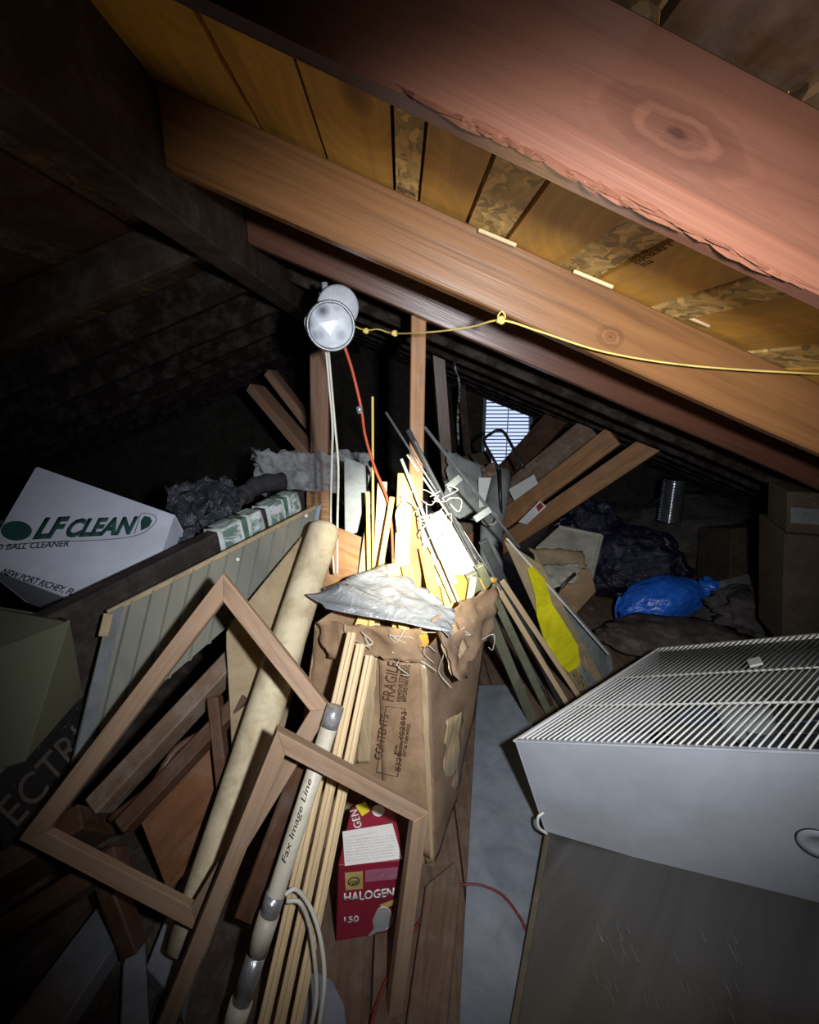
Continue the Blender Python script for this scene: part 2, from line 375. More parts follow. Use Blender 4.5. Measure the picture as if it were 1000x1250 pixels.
def text(name, s, a, b, hgt, mat, parent=None, up=None, face=None, lift=0.0012, depth=0.0006, shear=0.0, bold=0.0, flat=False):
    """lettering s from a to b (baseline), height hgt, lying on the surface whose normal is face"""
    a, b = V(a), V(b); x = (b - a); up = V(up) if up is not None else V((0, 0, 1))
    z = V(face) if face is not None else x.cross(up)
    z = (z - x.normalized() * z.dot(x.normalized())).normalized()
    if z.dot(V((0, 0, H)) - a) < 0: z = -z
    M = frame_of(a + z * lift, x, z)
    if (M.to_3x3() @ V((0, 1, 0))).dot(up) < 0: M = frame_of(a + z * lift, -x, z); M.translation = b + z * lift
    cu = bpy.data.curves.new(name, 'FONT'); cu.body = s; cu.size = 1; cu.shear = shear; cu.offset = bold; cu.resolution_u = 3
    t = bpy.data.objects.new(name, cu); COL.objects.link(t)
    bpy.context.view_layer.update()
    me = bpy.data.meshes.new_from_object(t); bpy.data.objects.remove(t)
    xs = [v.co.x for v in me.vertices]; ys = [v.co.y for v in me.vertices]
    x0, x1 = min(xs), max(xs); y0, y1 = min(ys), max(ys)
    kx = x.length / (x1 - x0); ky = hgt / (y1 - min(0, y0))
    for v in me.vertices: v.co = V(((v.co.x - x0) * kx, v.co.y * ky, 0))
    me.materials.clear()
    bm = bmesh.new(); bm.from_mesh(me)
    r = bmesh.ops.extrude_face_region(bm, geom=bm.faces[:])
    for g in r['geom']:
        if isinstance(g, bmesh.types.BMVert): g.co.z -= depth
    bmesh.ops.recalc_face_normals(bm, faces=bm.faces); bm.to_mesh(me); bm.free()
    return link(name, me, mat, parent, M)
def blob(name, c, r, mat, parent=None, sub=4, amp=0.2, fr=4, seed=0, ridge=True, rot=0.0, squash=None, tilt=0.0):
    bm = bmesh.new(); bmesh.ops.create_icosphere(bm, subdivisions=sub, radius=1)
    R = Matrix.Rotation(rot, 3, 'Z') @ Matrix.Rotation(tilt, 3, 'Y')
    for v in bm.verts:
        d = v.co.normalized(); n1 = noise.noise(d * fr * 0.5 + V((seed, 0, 0)))
        q = d * fr + V((seed, 3, 1))
        n2 = (1 - 2 * abs(noise.noise(q))) if ridge else noise.noise(q)
        n3 = (1 - 2 * abs(noise.noise(q * 2.3)))
        k = 1 + amp * (n1 + 0.5 * n2 + 0.25 * n3)
        p = V((d.x * r[0], d.y * r[1], d.z * r[2])) * k
        if squash is not None and p.z < -squash: p.z = -squash + (p.z + squash) * 0.1
        v.co = R @ p
    me = bpy.data.meshes.new(name); bm.to_mesh(me); bm.free()
    return link(name, me, mat, parent, Matrix.Translation(c), True)
def disc(name, c, axis, r, t, mat, parent=None, n=28, profile=None):
    """turned body along axis; profile = [(along, radius)]"""
    prof = profile or [(0, r), (t, r)]
    M = frame_of(c, V(axis).orthogonal(), axis); vs = []; fs = []
    for (h, rr) in prof:
        for k in range(n): a = 2 * math.pi * k / n; vs.append(M @ V((rr * math.cos(a), rr * math.sin(a), h)))
    for i in range(len(prof) - 1):
        for k in range(n): a = i * n + k; b = i * n + (k + 1) % n; fs.append((a, b, b + n, a + n))
    fs.append(tuple(range(n))); fs.append(tuple(reversed(range(len(vs) - n, len(vs)))))
    o = mesh(name, vs, fs, mat, parent, M)
    for p in o.data.polygons: p.use_smooth = len(p.vertices) == 4
    return o

# ================================================================== THE ROOM
RX = -0.426; GY = 4.95; BY = -0.75                     # ridge line, far gable, wall behind the viewer
def roofz(x): return H + 0.32 - 0.4 * x if x >= RX else H + 0.32 - 0.4 * (2 * RX - x)       # underside of the sheathing
EX = 3.45; WX = 2 * RX - EX
floor = struct(empty('floor', (0, 0, 0), 'brown dusty attic floorboards under the piles', 'floor')); del floor['label'], floor['category']
x = WX
i = 0
while x < EX:
    wd = 0.235
    y0 = BY
    o = hexa('floorboard', [V((x + .003, BY, -.02)), V((x + wd - .003, BY, -.02)), V((x + wd - .003, GY, -.02)), V((x + .003, GY, -.02))],
             [V((x + .003, BY, -.002 * (i % 3))), V((x + wd - .003, BY, -.002 * (i % 3))), V((x + wd - .003, GY, -.002 * (i % 3))), V((x + .003, GY, -.002 * (i % 3)))],
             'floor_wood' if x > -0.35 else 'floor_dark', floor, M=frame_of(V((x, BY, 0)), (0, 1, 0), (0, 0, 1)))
    x += wd; i += 1
struct(hexa('floor_underlay', [V((WX, BY, -.06)), V((EX, BY, -.06)), V((EX, GY, -.06)), V((WX, GY, -.06))],
            [V((WX, BY, -.022)), V((EX, BY, -.022)), V((EX, GY, -.022)), V((WX, GY, -.022))], 'dim_wall'))
for nm, xa in (('wall_left', WX), ('wall_right', EX)):
    s = 0.04 if xa > 0 else -0.04
    struct(hexa(nm, [V((xa, BY, -.05)), V((xa, GY, -.05)), V((xa, GY, .5)), V((xa, BY, .5))], [V((xa + s, BY, -.05)), V((xa + s, GY, -.05)), V((xa + s, GY, .5)), V((xa + s, BY, .5))], 'dim_wall'))
def gable(nm, y, hole=None):
    out = [V((WX, y, -.05)), V((EX, y, -.05)), V((EX, y, roofz(EX) + .12)), V((RX, y, roofz(RX) + .12)), V((WX, y, roofz(WX) + .12))]
    bm = bmesh.new(); vs = [bm.verts.new(p) for p in out]; es = [bm.edges.new((vs[i], vs[(i + 1) % 5])) for i in range(5)]
    if hole:
        hv = [bm.verts.new(p) for p in hole]; es += [bm.edges.new((hv[i], hv[(i + 1) % len(hv)])) for i in range(len(hv))]
    bmesh.ops.triangle_fill(bm, use_beauty=True, edges=es)
    if hole:
        def inside(c):
            r = False
            for i in range(len(hole)):
                p, q = hole[i], hole[i - 1]
                if (p.z > c.z) != (q.z > c.z) and c.x < (q.x - p.x) * (c.z - p.z) / (q.z - p.z) + p.x: r = not r
            return r
        bmesh.ops.delete(bm, geom=[f for f in bm.faces if inside(f.calc_center_median())], context='FACES')
    r = bmesh.ops.extrude_face_region(bm, geom=bm.faces[:])
    for g in r['geom']:
        if isinstance(g, bmesh.types.BMVert): g.co.y += 0.04 if y > 0 else -0.04
    me = bpy.data.meshes.new(nm); bm.to_mesh(me); bm.free()
    return struct(link(nm, me, 'dim_wall'))
VH = [P(592, 485, GY), P(648, 507, GY), P(647, 585, GY), P(588, 585, GY)]
gable('wall_back', GY, VH); gable('wall_front', BY)
# gable vent
vent = empty('gable_vent', (VH[0] + VH[2]) / 2, 'louvred gable vent with sloping head, daylight showing between its slats', 'vent')
for a, b in zip(VH, VH[1:] + VH[:1]): stick('vent_frame', a, b, .03, .05, 'pale_joist', vent, (0, 1, 0), 0)
zt = VH[0].z; zb = VH[3].z; k = 0; z = zb + .01
while z < zt - .02:
    xl, xr = VH[3].x, VH[1].x
    if z > VH[1].z - .01: xr = VH[0].x + (VH[1].x - VH[0].x) * (zt - z) / (zt - VH[1].z)
    if xr - xl > .03: stick('slat', V((xl, GY - .01, z)), V((xr, GY - .01, z)), .016, .003, 'vent_slat', vent, (0, -.55, .83), 0)
    z += .036
mx = (VH[0].x + VH[1].x) / 2; stick('mullion', V((mx, GY - .03, zb)), V((mx, GY - .03, zt - .08)), .008, .012, 'white_paper', vent, (0, 1, 0), 0)

# sheathing: plywood boards with strips of flake board between, running along the roof
cr = struct(bpy.data.objects.new('ceiling_right', None)); COL.objects.link(cr)
cl = struct(bpy.data.objects.new('ceiling_left', None)); COL.objects.link(cl)
def roofboard(par, x0, x1, mat, y0=BY, y1=GY, lift=0.0):
    g = 0.0025 if x1 > x0 else -0.0025; xs = (x0 + g, x1 - g); t = .018
    a = [V((xs[0], y0, roofz(xs[0]) + lift)), V((xs[1], y0, roofz(xs[1]) + lift)), V((xs[1], y1, roofz(xs[1]) + lift)), V((xs[0], y1, roofz(xs[0]) + lift))]
    hexa('roof_board', a, [p + V((0, 0, t)) for p in a], mat, par, M=frame_of(a[0], (0, 1, 0), (a[1] - a[0]).cross(V((0, 1, 0)))))
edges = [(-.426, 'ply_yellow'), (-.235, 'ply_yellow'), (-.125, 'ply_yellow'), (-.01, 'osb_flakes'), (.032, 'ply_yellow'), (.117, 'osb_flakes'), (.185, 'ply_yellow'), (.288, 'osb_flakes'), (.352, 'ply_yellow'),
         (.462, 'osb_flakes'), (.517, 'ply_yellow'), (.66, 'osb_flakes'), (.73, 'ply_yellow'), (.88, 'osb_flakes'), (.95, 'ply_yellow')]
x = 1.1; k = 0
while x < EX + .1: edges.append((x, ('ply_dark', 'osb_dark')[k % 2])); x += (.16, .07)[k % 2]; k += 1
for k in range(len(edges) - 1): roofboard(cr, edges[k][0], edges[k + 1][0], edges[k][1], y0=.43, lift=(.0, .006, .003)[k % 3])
for k in range(len(edges) - 1): roofboard(cr, edges[k][0], edges[k + 1][0], 'osb_dark' if 'osb' in edges[k][1] else 'ply_dark', y1=.428, lift=(.003, .0, .006)[k % 3])  # front bay: same boards in darker colours, dimness painted in
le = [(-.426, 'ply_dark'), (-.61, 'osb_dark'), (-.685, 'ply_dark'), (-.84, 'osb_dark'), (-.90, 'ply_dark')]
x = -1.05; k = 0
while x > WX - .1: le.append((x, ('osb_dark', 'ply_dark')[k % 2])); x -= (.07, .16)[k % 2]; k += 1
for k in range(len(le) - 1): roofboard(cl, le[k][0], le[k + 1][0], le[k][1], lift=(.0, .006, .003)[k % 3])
for nm, xa in (('roof_deck_right', EX + .1), ('roof_deck_left', WX - .1)):
    a = [V((RX, BY - .05, roofz(RX) + .03)), V((xa, BY - .05, roofz(xa) + .03)), V((xa, GY + .05, roofz(xa) + .03)), V((RX, GY + .05, roofz(RX) + .03))]
    struct(hexa(nm, a, [p + V((0, 0, .03)) for p in a], 'dim_wall'))
# printed grade stamps on the flake board
cn = V((.4, 0, 1)).normalized() * -1
text('printed_stamp', 'APA RATED\nSHEATHING\n24/16', V((-.004, .93, roofz(-.004))), V((.026, .93, roofz(.026))), .02, 'ink_brown', cr, up=(0, -1, 0), face=cn, lift=.002)
text('printed_stamp', '24/0 48\nEXPOSURE 1\n7/16', V((.345, .80, roofz(.345))), V((.345, .70, roofz(.345))), .03, 'ink_brown', cr, up=(-1, 0, .4), face=cn, lift=.003)

# ridge board and rafters
rg = stick('ridge_beam', V((RX - .01, BY, roofz(RX) - .10)), V((RX - .01, GY, roofz(RX) - .10)), .075, .20, 'ridge_wood', None, bv=.004)
tag(rg, 'soot-dark ridge beam running overhead from the upper left towards the flood light', 'beam')
RH = .122
def rafter(side, y, w, h, mat, label, group=None, x0=None):
    xa = RX + (.03 if side > 0 else -.05); xb = (EX if side > 0 else WX)
    n = 14; vs = []; fs = []
    A = V((xa, y, roofz(xa))); B = V((xb, y, roofz(xb)))
    for i in range(n + 1):
        t = i / n; p = A.lerp(B, t)
        wob = .004 * noise.noise(V((t * 9, y * 5, 1)))
        vs += [p + V((0, 0, -.0005)), p + V((0, w, -.0005)), p + V((0, w, -h + wob)), p + V((0, 0, -h + wob))]
    for i in range(n):
        for k in range(4): a = i * 4 + k; b = i * 4 + (k + 1) % 4; fs.append((a, b, b + 4, a + 4))
    fs += [(0, 1, 2, 3), tuple(reversed(range(len(vs) - 4, len(vs))))]
    o = mesh('rafter', vs, fs, mat, None, frame_of(A, B - A, (0, 0, 1)))
    bevel(o, .003)
    tag(o, label, 'rafter', group); return o
def bark_edge(o, y):
    pass
ys = [.416, .95, 1.41]
rafter(1, ys[0], .027, RH - .006, 'rafter_wood', 'nearest reddish rafter, broad and glossy with a large knot, across the top right')
rafter(1, ys[1], .04, RH, 'rafter_pale', 'second orange-brown rafter, with the yellow string tied against its face')
rafter(1, ys[2], .04, RH, 'rafter_wood', 'third rafter from the front, only its thin lower edge lit, over the pale upright stud')
y = 1.87
ORD = ('fourth', 'fifth', 'sixth', 'seventh', 'eighth', 'ninth', 'tenth', 'eleventh')
for k in range(7): rafter(1, 1.87 + .46 * k, .04, RH, 'unlit_wood', 'dark rafter of the right slope, %s counted from the viewer' % ORD[k], 'far rafters of the right slope')
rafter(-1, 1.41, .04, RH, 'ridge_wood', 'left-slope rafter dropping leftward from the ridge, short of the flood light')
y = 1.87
for k in range(7): rafter(-1, 1.87 + .46 * k, .04, RH, 'unlit_wood', 'dark rafter of the left slope, %s behind the one short of the flood light' % ('first', 'second', 'third', 'fourth', 'fifth', 'sixth', 'seventh')[k], 'far rafters of the left slope')
# the real knots of the two nearest rafters, as grain in copies of their wood
def knotted(o, src, name, c, a, b, col):
    l = o.matrix_basis.inverted() @ c
    m = MATS[src].copy(); m.name = name; nt = m.node_tree; bs_ = nt.nodes['Principled BSDF']
    old = bs_.inputs['Base Color'].links[0].from_socket
    tc = nd(nt, 'ShaderNodeTexCoord'); mp = nd(nt, 'ShaderNodeMapping'); mp.vector_type = 'TEXTURE'
    mp.inputs['Location'].default_value = (l.x, l.y, l.z); mp.inputs['Scale'].default_value = (a, 5, b); nt.links.new(tc.outputs['Object'], mp.inputs['Vector'])
    ln = nd(nt, 'ShaderNodeVectorMath', operation='LENGTH'); nt.links.new(mp.outputs[0], ln.inputs[0])
    no = ntex(nt, tc.outputs['Object'], 30, 3); ad = nd(nt, 'ShaderNodeMath', operation='MULTIPLY_ADD'); nt.links.new(no, ad.inputs[0]); ad.inputs[1].default_value = .9; nt.links.new(ln.outputs['Value'], ad.inputs[2])
    si = nd(nt, 'ShaderNodeMath', operation='MULTIPLY'); nt.links.new(ad.outputs[0], si.inputs[0]); si.inputs[1].default_value = 6
    sn = nd(nt, 'ShaderNodeMath', operation='SINE'); nt.links.new(si.outputs[0], sn.inputs[0])
    ring = ramp(nt, sn.outputs[0], [(.1, (.72, .68, .68)), (.9, (1.0, 1.0, 1.0))])
    m1 = mix(nt, 1.0, old, ring, 'MULTIPLY')
    mask = ramp(nt, ad.outputs[0], [(.9, (1, 1, 1)), (1.0, (0, 0, 0))]); mask.node.color_ramp.elements[0].position = .55
    core = ramp(nt, ad.outputs[0], [(.55, col), (.85, sc3(col, 2.2))])
    c2 = mix(nt, mask, m1, core)
    dv = nd(nt, 'ShaderNodeMath', operation='MULTIPLY'); dv.inputs[1].default_value = .3; nt.links.new(ad.outputs[0], dv.inputs[0])
    far = ramp(nt, dv.outputs[0], [(.45, (0, 0, 0)), (.85, (1, 1, 1))])
    nt.links.new(mix(nt, far, c2, old), bs_.inputs['Base Color'])
    MATS[name] = m; o.data.materials.clear(); o.data.materials.append(m)
RF = [o for o in COL.objects if o.name.startswith('rafter')]
near = RF[0]
knotted(RF[0], 'rafter_wood', 'rafter_wood_knot', P(826, 162, ys[0]), .036, .012, (0.03, .011, .007))
knotted(RF[1], 'rafter_pale', 'rafter_pale_knot', P(745, 411, ys[1]), .016, .012, (0.10, .035, .015))
# splintered waney strip left on the under-edge of the nearest rafter
for q in range(90):
    xx = .0 + q * .0033 + random.uniform(-.008, .008); L = random.uniform(.010, .045); zz = roofz(xx) - RH + .005 + random.uniform(-.001, .006)
    a_ = V((xx, ys[0] + random.uniform(-.001, .004), zz)); b_ = a_ + V((L, random.uniform(-.003, .003), -.4 * L - random.uniform(0, .003)))
    tube('splinter', [a_, a_.lerp(b_, .3), a_.lerp(b_, .6) + V((0, -.001, -.001)), b_], (lambda t, w=random.uniform(.0006, .0018): w * (.15 + math.sin(t * 3.0))), 'rafter_wood', near, 5, smooth=False)
# blocks / shims where sheets meet above the second rafter
for (u, v) in ((350, 0),): pass
for (u0, v0, u1, v1) in ((584, 281, 630, 300), (700, 331, 748, 351), (820, 379, 866, 398), (945, 433, 992, 450)):
    a = P(u0, v0, .935); b = P(u1, v1, .935)
    s = stick('shim', a, b, .008, .006, 'moulding_wood', None, (0, 0, 1), .001)
    adopt(s, [o for o in COL.objects if o.name.startswith('rafter')][1])

# posts
p1 = stick('post', P(391, 640, 2.5), V((P(391, 400, 2.5).x, 2.5, roofz(RX) - .2)), .10, .05, 'post_wood', None, (0, 1, 0), .003)
a = p1
bpy.data.objects.remove(p1)
def post(u0, v0, u1, v1, Y, w, t, mat, label, ztop=None):
    A = P(u0, v0, Y); B = P(u1, v1, Y); d = (B - A); k0 = (0 - A.z) / d.z
    foot = A + d * k0
    top = B
    if ztop is not None: top = A + d * ((ztop - A.z) / d.z)
    o = stick('post', foot, top, w, t, mat, None, (0, 1, 0), .003); return tag(o, label, 'post')
post(391, 610, 391, 430, 2.5, .09, .06, 'post_wood', 'pinkish wooden post under the ridge, straight below the flood light', roofz(RX) - .21)
po = post(507, 640, 511, 390, 1.475, .042, .05, 'stud_orange', 'pale upright stud rising out of the lumber pile to the third rafter', roofz(0.04) - .02)
post(545, 560, 533, 404, 2.6, .062, .04, 'walnut', 'dim reddish stud standing just right of and behind the pale stud', 1.55)
post(571, 560, 560, 430, 3.4, .05, .04, 'ridge_wood', 'nearly black stud beyond the reddish one, left of the louvred vent', 1.30)
# braces on the left
s = stick('brace', P(312, 474, 2.9), P(385, 560, 2.6), .05, .11, 'post_wood', None, (0, 1, .3), .003); tag(s, 'short diagonal brace meeting the post below the flood light from the left', 'brace')
s = stick('brace', P(385, 560, 2.66), P(560, 780, 2.3), .03, .07, 'walnut', None, (0, 1, .3), .003); tag(s, 'brown board dropping rightward behind the post into the pile', 'brace')
s = stick('brace', P(330, 455, 3.1), P(480, 650, 2.8), .05, .09, 'post_wood', None, (0, 1, .3), .003); tag(s, 'second diagonal brace, dimmer and farther back, crossing behind the post', 'brace')

# boards leaning up to the right slope
def leaner(a, b, w, t, mat, label, up=(0, 1, 0)):
    o = stick('leaning_board', P(*a), P(*b), w, t, mat, None, up, .003); tag(o, label, 'board'); return o
l1 = leaner((555, 705, 3.25), (803, 537, 2.55), .04, .11, 'stud_orange', 'orange two-by-four leaning up to the right, lowest of the leaning boards', (-.3, .35, .8))
l2 = leaner((540, 692, 3.35), (750, 532, 2.75), .04, .12, 'stud_orange', 'knotty leaning board with a red and white sticker, middle of the three', (-.3, .35, .8))
l3 = leaner((525, 680, 3.5), (722, 522, 3.0), .04, .15, 'walnut_dusty', 'wide brown leaning board with a pale paper tag, highest of the three', (-.3, .35, .8))
s = stick('leaning_board', P(560, 640, 3.9), P(690, 500, 3.4), .04, .16, 'walnut', None, (-.3, .35, .8), .003); tag(s, 'dark brown board behind the three, crossing the foot of the vent', 'board')
def patch(name, pts, mat, par, t=.003): return slab(name, [P(*p) for p in pts], t, mat, par, away=False)
patch('paper_tag', [(621, 597, 3.02), (652, 579, 2.95), (657, 590, 2.95), (628, 611, 3.02)], 'white_paper', l3)
patch('sticker', [(633, 637, 2.78), (659, 611, 2.72), (667, 618, 2.72), (643, 640, 2.78)], 'white_paper', l2)
patch('sticker_print', [(645, 627, 2.77), (660, 613, 2.715), (664, 618, 2.715), (650, 632, 2.77)], 'label_red', l2)

# ================================================================== FLOOD LIGHT AND CORDS
fl = empty('flood_light', P(405, 380, 1.42), 'twin flood light hanging under the ridge with a clear reflector bulb', 'light')
ax = (V((0.02, 0, H - .02)) - P(404, 398, 1.33)).normalized()
c0 = P(404, 398, 1.33)
disc('reflector_bulb', c0, -ax, .058, .1, 'lamp_glass', fl, 32, [(-.012, .01), (-.010, .03), (-.004, .05), (.002, .056), (.012, .054), (.05, .032), (.08, .018)])
o = tube('bulb_rim', [c0 + (ax.orthogonal().normalized() * math.cos(a) + ax.cross(ax.orthogonal().normalized()) * math.sin(a)) * .0585 for a in [i * math.pi / 16 for i in range(33)]], .004, 'lamp_rim', fl, 6, cap=False)
c1 = P(413, 375, 1.40); ax1 = (V((.25, -.2, H - .12)) - c1).normalized()
disc('mounting_disc', c1, -ax1, .054, .02, 'lamp_cap', fl, 32, [(-.006, .02), (-.004, .05), (0, .055), (.012, .055), (.014, .02)])
disc('socket', c0 - ax * .075, -ax, .02, .07, 'lamp_rim', fl, 16, [(0, .02), (.05, .024), (.07, .016)])
tube('bracket', [P(396, 345, 1.44), P(398, 362, 1.44), P(404, 378, 1.42)], .009, 'lamp_cap', fl, 8)
stick('bracket_plate', V((P(396, 340, 1.435).x, 1.425, H + .24)), V((P(396, 352, 1.435).x, 1.425, H + .17)), .03, .01, 'grey_metal', fl, (0, 1, 0))
tube('wire_guard', [P(379, 378, 1.34), P(372, 392, 1.34), P(376, 408, 1.34), P(384, 412, 1.33)], .0015, 'lamp_rim', fl, 5, curve=5)
c = pixtube('power_cord', [(421, 424, 1.38), (430, 452, 1.4), (441, 498, 1.42), (446, 532, 1.44), (458, 572, 1.45), (472, 606, 1.46), (478, 640, 1.47), (480, 690, 1.40)], .0042, 'orange_cord', None, curve=6)
tag(c, 'orange-red cord hanging from the flood light down into the lumber pile', 'cord')
tube('tape_collar', [P(438, 496, 1.418), P(440, 504, 1.421)], .009, 'silver_tape', c)
c = pixtube('lamp_cord', [(398, 428, 1.40), (402, 470, 1.40), (406, 520, 1.40), (405, 570, 1.42), (404, 640, 1.45), (408, 700, 1.40)], .0034, 'white_cable', None, curve=6); tag(c, 'white cord hanging from the flood light, left one of the pair', 'cord')
c = pixtube('lamp_cord', [(401, 428, 1.40), (404, 462, 1.39), (409, 520, 1.39), (413, 570, 1.40), (412, 640, 1.42), (412, 700, 1.36)], .0034, 'white_cable', None, curve=6); tag(c, 'white cord hanging from the flood light, right one of the pair', 'cord')
st = [(428, 396, 1.35), (445, 403, 1.33), (462, 402, 1.3), (482, 407, 1.25), (530, 405, 1.1), (575, 399, 1.0), (612, 391, .925), (660, 405, .915), (740, 430, .90), (850, 447, .89), (1010, 457, .88), (1140, 462, .87)]
c = pixtube('string', st, .0018, 'yellow_string', None, curve=6); tag(c, 'yellow string stretched from the flood light across the second rafter', 'string')
for u, v, Y in ((482, 407, 1.25), (612, 391, .925), (447, 404, 1.32)): blob('knot', P(u, v, Y), (.007, .006, .006), 'yellow_string', c, 2, .4, 3)
tube('string_loop', [P(611, 392, .925), P(608, 386, .928), P(613, 380, .93), P(617, 387, .928), P(613, 392, .925)], .0015, 'yellow_string', c, 5, curve=4)
c = pixtube('dusty_string', [(553, 420, 2.4), (556, 450, 2.4), (561, 470, 2.4), (559, 510, 2.4), (560, 545, 2.4)], .006, 'thin_web', None, curve=5, n=6); tag(c, 'dusty strand hanging in the dark left of the louvred vent', 'cobweb')

# ================================================================== LEFT SIDE
# white printed carton
A = P(45, 571, 1.72); B = P(213, 630, 1.60); Cc = P(168, 764, 1.30); D = A + (Cc - B)
n = (B - A).cross(D - A).normalized();  n = -n if n.z < 0 else n
gb = empty('printed_carton', (A + Cc) / 2 - n * .3, 'white carton with green ball-cleaner lettering, leaning at the left edge', 'carton')
dn = -n * .26
inn = .0
gface = hexa('carton_face', [A, B, Cc, D], [A - n * .004, B - n * .004, Cc - n * .004, D - n * .004], 'white_carton', gb, .001)
for p, q in ((A, B), (B, Cc), (Cc, D), (D, A)): slab('side_panel', [p, q, q + dn, p + dn], .004, 'white_carton', gb)
slab('bottom_panel', [A + dn, B + dn, Cc + dn, D + dn], .004, 'white_carton', gb)
gh = lambda u, v: hit(u, v, A, B, D)
up = (A - D)
def gtext(s, u0, v0, u1, v1, hpx, mat, **k):
    a, b = gh(u0, v0), gh(u1, v1); h = (gh((u0 + u1) / 2, (v0 + v1) / 2 - hpx) - gh((u0 + u1) / 2, (v0 + v1) / 2)).length
    return text('lettering', s, a, b, h, mat, gface, up=up, face=n, **k)
gtext('LF', 40, 657, 78, 655, 25, 'ink_green', bold=.05, shear=.25)
gtext('CLEAN', 79, 655, 164, 651, 22, 'ink_green', bold=.05, shear=.25)
gtext('G', -28, 661, -4, 660, 26, 'ink_green', bold=.028, shear=.2)
gtext('HAND AND BALL CLEANER', -60, 675, 84, 667, 7, 'ink_black', bold=.012)
gtext("P.O. BOX 1488   NEW PORT RICHEY, FL", -60, 682, 88, 727, 8, 'ink_black', bold=.02, shear=.15)
ring = [gh(20 + 19 * math.cos(a), 648 + 12 * math.sin(a)) + n * .001 for a in [i * math.pi / 14 for i in range(28)]]
slab('ball_print', ring, .0008, 'ink_green', gface)
tube('print_outline', [gh(*q) + n * .001 for q in ((-60, 672), (40, 663), (110, 660), (150, 657), (172, 652), (183, 645), (191, 636), (189, 630), (180, 627), (172, 628), (168, 640), (164, 652))], .0012, 'ink_green', gface, 5, curve=3)
slab('print_swoosh', [gh(*q) + n * .001 for q in ((172, 648), (172, 636), (176, 630), (183, 631), (186, 636), (182, 643))], .0006, 'ink_green', gface)

# dark beam and the newspapers over it
BA = P(20, 772, 1.02); BB = P(372, 598, 1.85)
bd = (BB - BA).normalized(); bs = bd.cross(V((0, 0, 1))).normalized()
bm_ = hexa('dark_plank', [BA, BB, BB + V((0, 0, -.22)), BA + V((0, 0, -.36))],
           [BA + bs * -.055, BB + bs * -.055, BB + bs * -.055 + V((0, 0, -.22)), BA + bs * -.055 + V((0, 0, -.36))], 'dark_beam', None, .004)
tag(bm_, 'long nearly black plank on edge running past the white carton', 'plank')
def on_beam(u, v): # point on the front top arris of the plank nearest the sight line
    best = min(((V((P(u, v, 1).x, 1, P(u, v, 1).z - H)).normalized() - (BA.lerp(BB, t) - V((0, 0, H))).normalized()).length, t) for t in [i / 400 for i in range(401)])
    return best[1]
def paper(u0, u1, v0, v1, fall, label, wid=3):
    t0, t1 = on_beam(u0, v0), on_beam(u1, v1)
    q = [BA.lerp(BB, t0), BA.lerp(BB, t1)]; off = bs * .008; top = V((0, 0, .006)); out = bs * -.062
    vs = []; fs = []; nx = 14
    for i in range(nx + 1):
        e = q[0].lerp(q[1], i / nx); wv = .004 * math.sin(i * 1.9) + .006 * noise.noise(V((i * .6, u0, 0)))
        vs += [e + out + V((0, 0, -.10)), e + out + top, e + off * .3 + top + bs * 0, e + off + V((0, 0, -.012)), e + off + bs * (.004 + wv) + V((0, 0, -fall * .5)), e + off + bs * (.008 + wv) + V((0, 0, -fall + wv * 3))]
    for i in range(nx):
        for k in range(5): a = i * 6 + k; fs.append((a, a + 1, a + 7, a + 6))
    o = mesh('newspaper', vs, fs, 'newsprint', None, frame_of(q[0], q[1] - q[0], (0, 0, 1)), True)
    md = o.modifiers.new('thick', 'SOLIDIFY'); md.thickness = .003
    tag(o, label, 'newspaper')
    for (f0, f1, mt) in ((.08, .45, 'news_column'), (.5, .62, 'green_band'), (.7, .95, 'news_column')):
        vs = []; 
        for f in (f0, f1):
            i = min(int(f * nx), nx - 1); fr = f * nx - i
            for k in (1, 2, 3, 4, 5): vs.append(V((o.matrix_basis @ o.data.vertices[i * 6 + k].co)).lerp(o.matrix_basis @ o.data.vertices[(i + 1) * 6 + k].co, fr) + bs * .0035 + V((0, 0, .003)))
        pc = mesh('print_band', vs, [(k, k + 1, k + 6, k + 5) for k in range(4)], mt, o, frame_of(vs[0], vs[5] - vs[0], (0, 0, 1)))
        pc.modifiers.new('thick', 'SOLIDIFY').thickness = .0008
paper(272, 322, 665, 632, .085, 'folded newspaper with a green band over the dark plank, the nearer one')
paper(326, 364, 628, 606, .07, 'creased newspaper over the far end of the dark plank')

# dark film, bright tube with foam grip and dusty web behind the plank
o = sheet('plastic_film', [P(205, 605, 1.9), P(285, 588, 2.0), P(300, 650, 1.75), P(215, 670, 1.62)], 26, 20, .05, 14, 'grey_film', None, .002, .03, 3, ridge=True)
tag(o, 'crumpled dark plastic film behind the white carton corner', 'plastic')
t_ = empty('capped_tube', P(290, 615, 1.9), 'bright metal tube with a black foam sleeve behind the newspapers', 'tube')
tube('metal_tube', [P(262, 644, 1.80), P(300, 602, 1.95)], .026, 'bright_tube', t_, 16)
tube('foam_sleeve', [P(296, 606, 1.94), P(316, 592, 2.02), P(345, 588, 2.1)], lambda t: .038 + .004 * math.sin(t * 20), 'foam_black', t_, 12, curve=5)
o = sheet('dusty_gauze', [P(312, 551, 2.15), P(452, 553, 2.2), P(448, 604, 2.15), P(330, 598, 2.12)], 34, 14, .035, 12, 'cobweb', None, .002, .03, 8, ridge=True)
tag(o, 'torn dusty grey gauze hanging across the foot of the post', 'netting')
o = sheet('dusty_gauze', [P(306, 548, 2.18), P(326, 552, 2.16), P(330, 606, 2.14), P(310, 600, 2.14)], 8, 14, .03, 16, 'thin_web', None, .002, .03, 4)
tag(o, 'small ragged shred of dusty web left of the foam sleeve', 'cobweb')
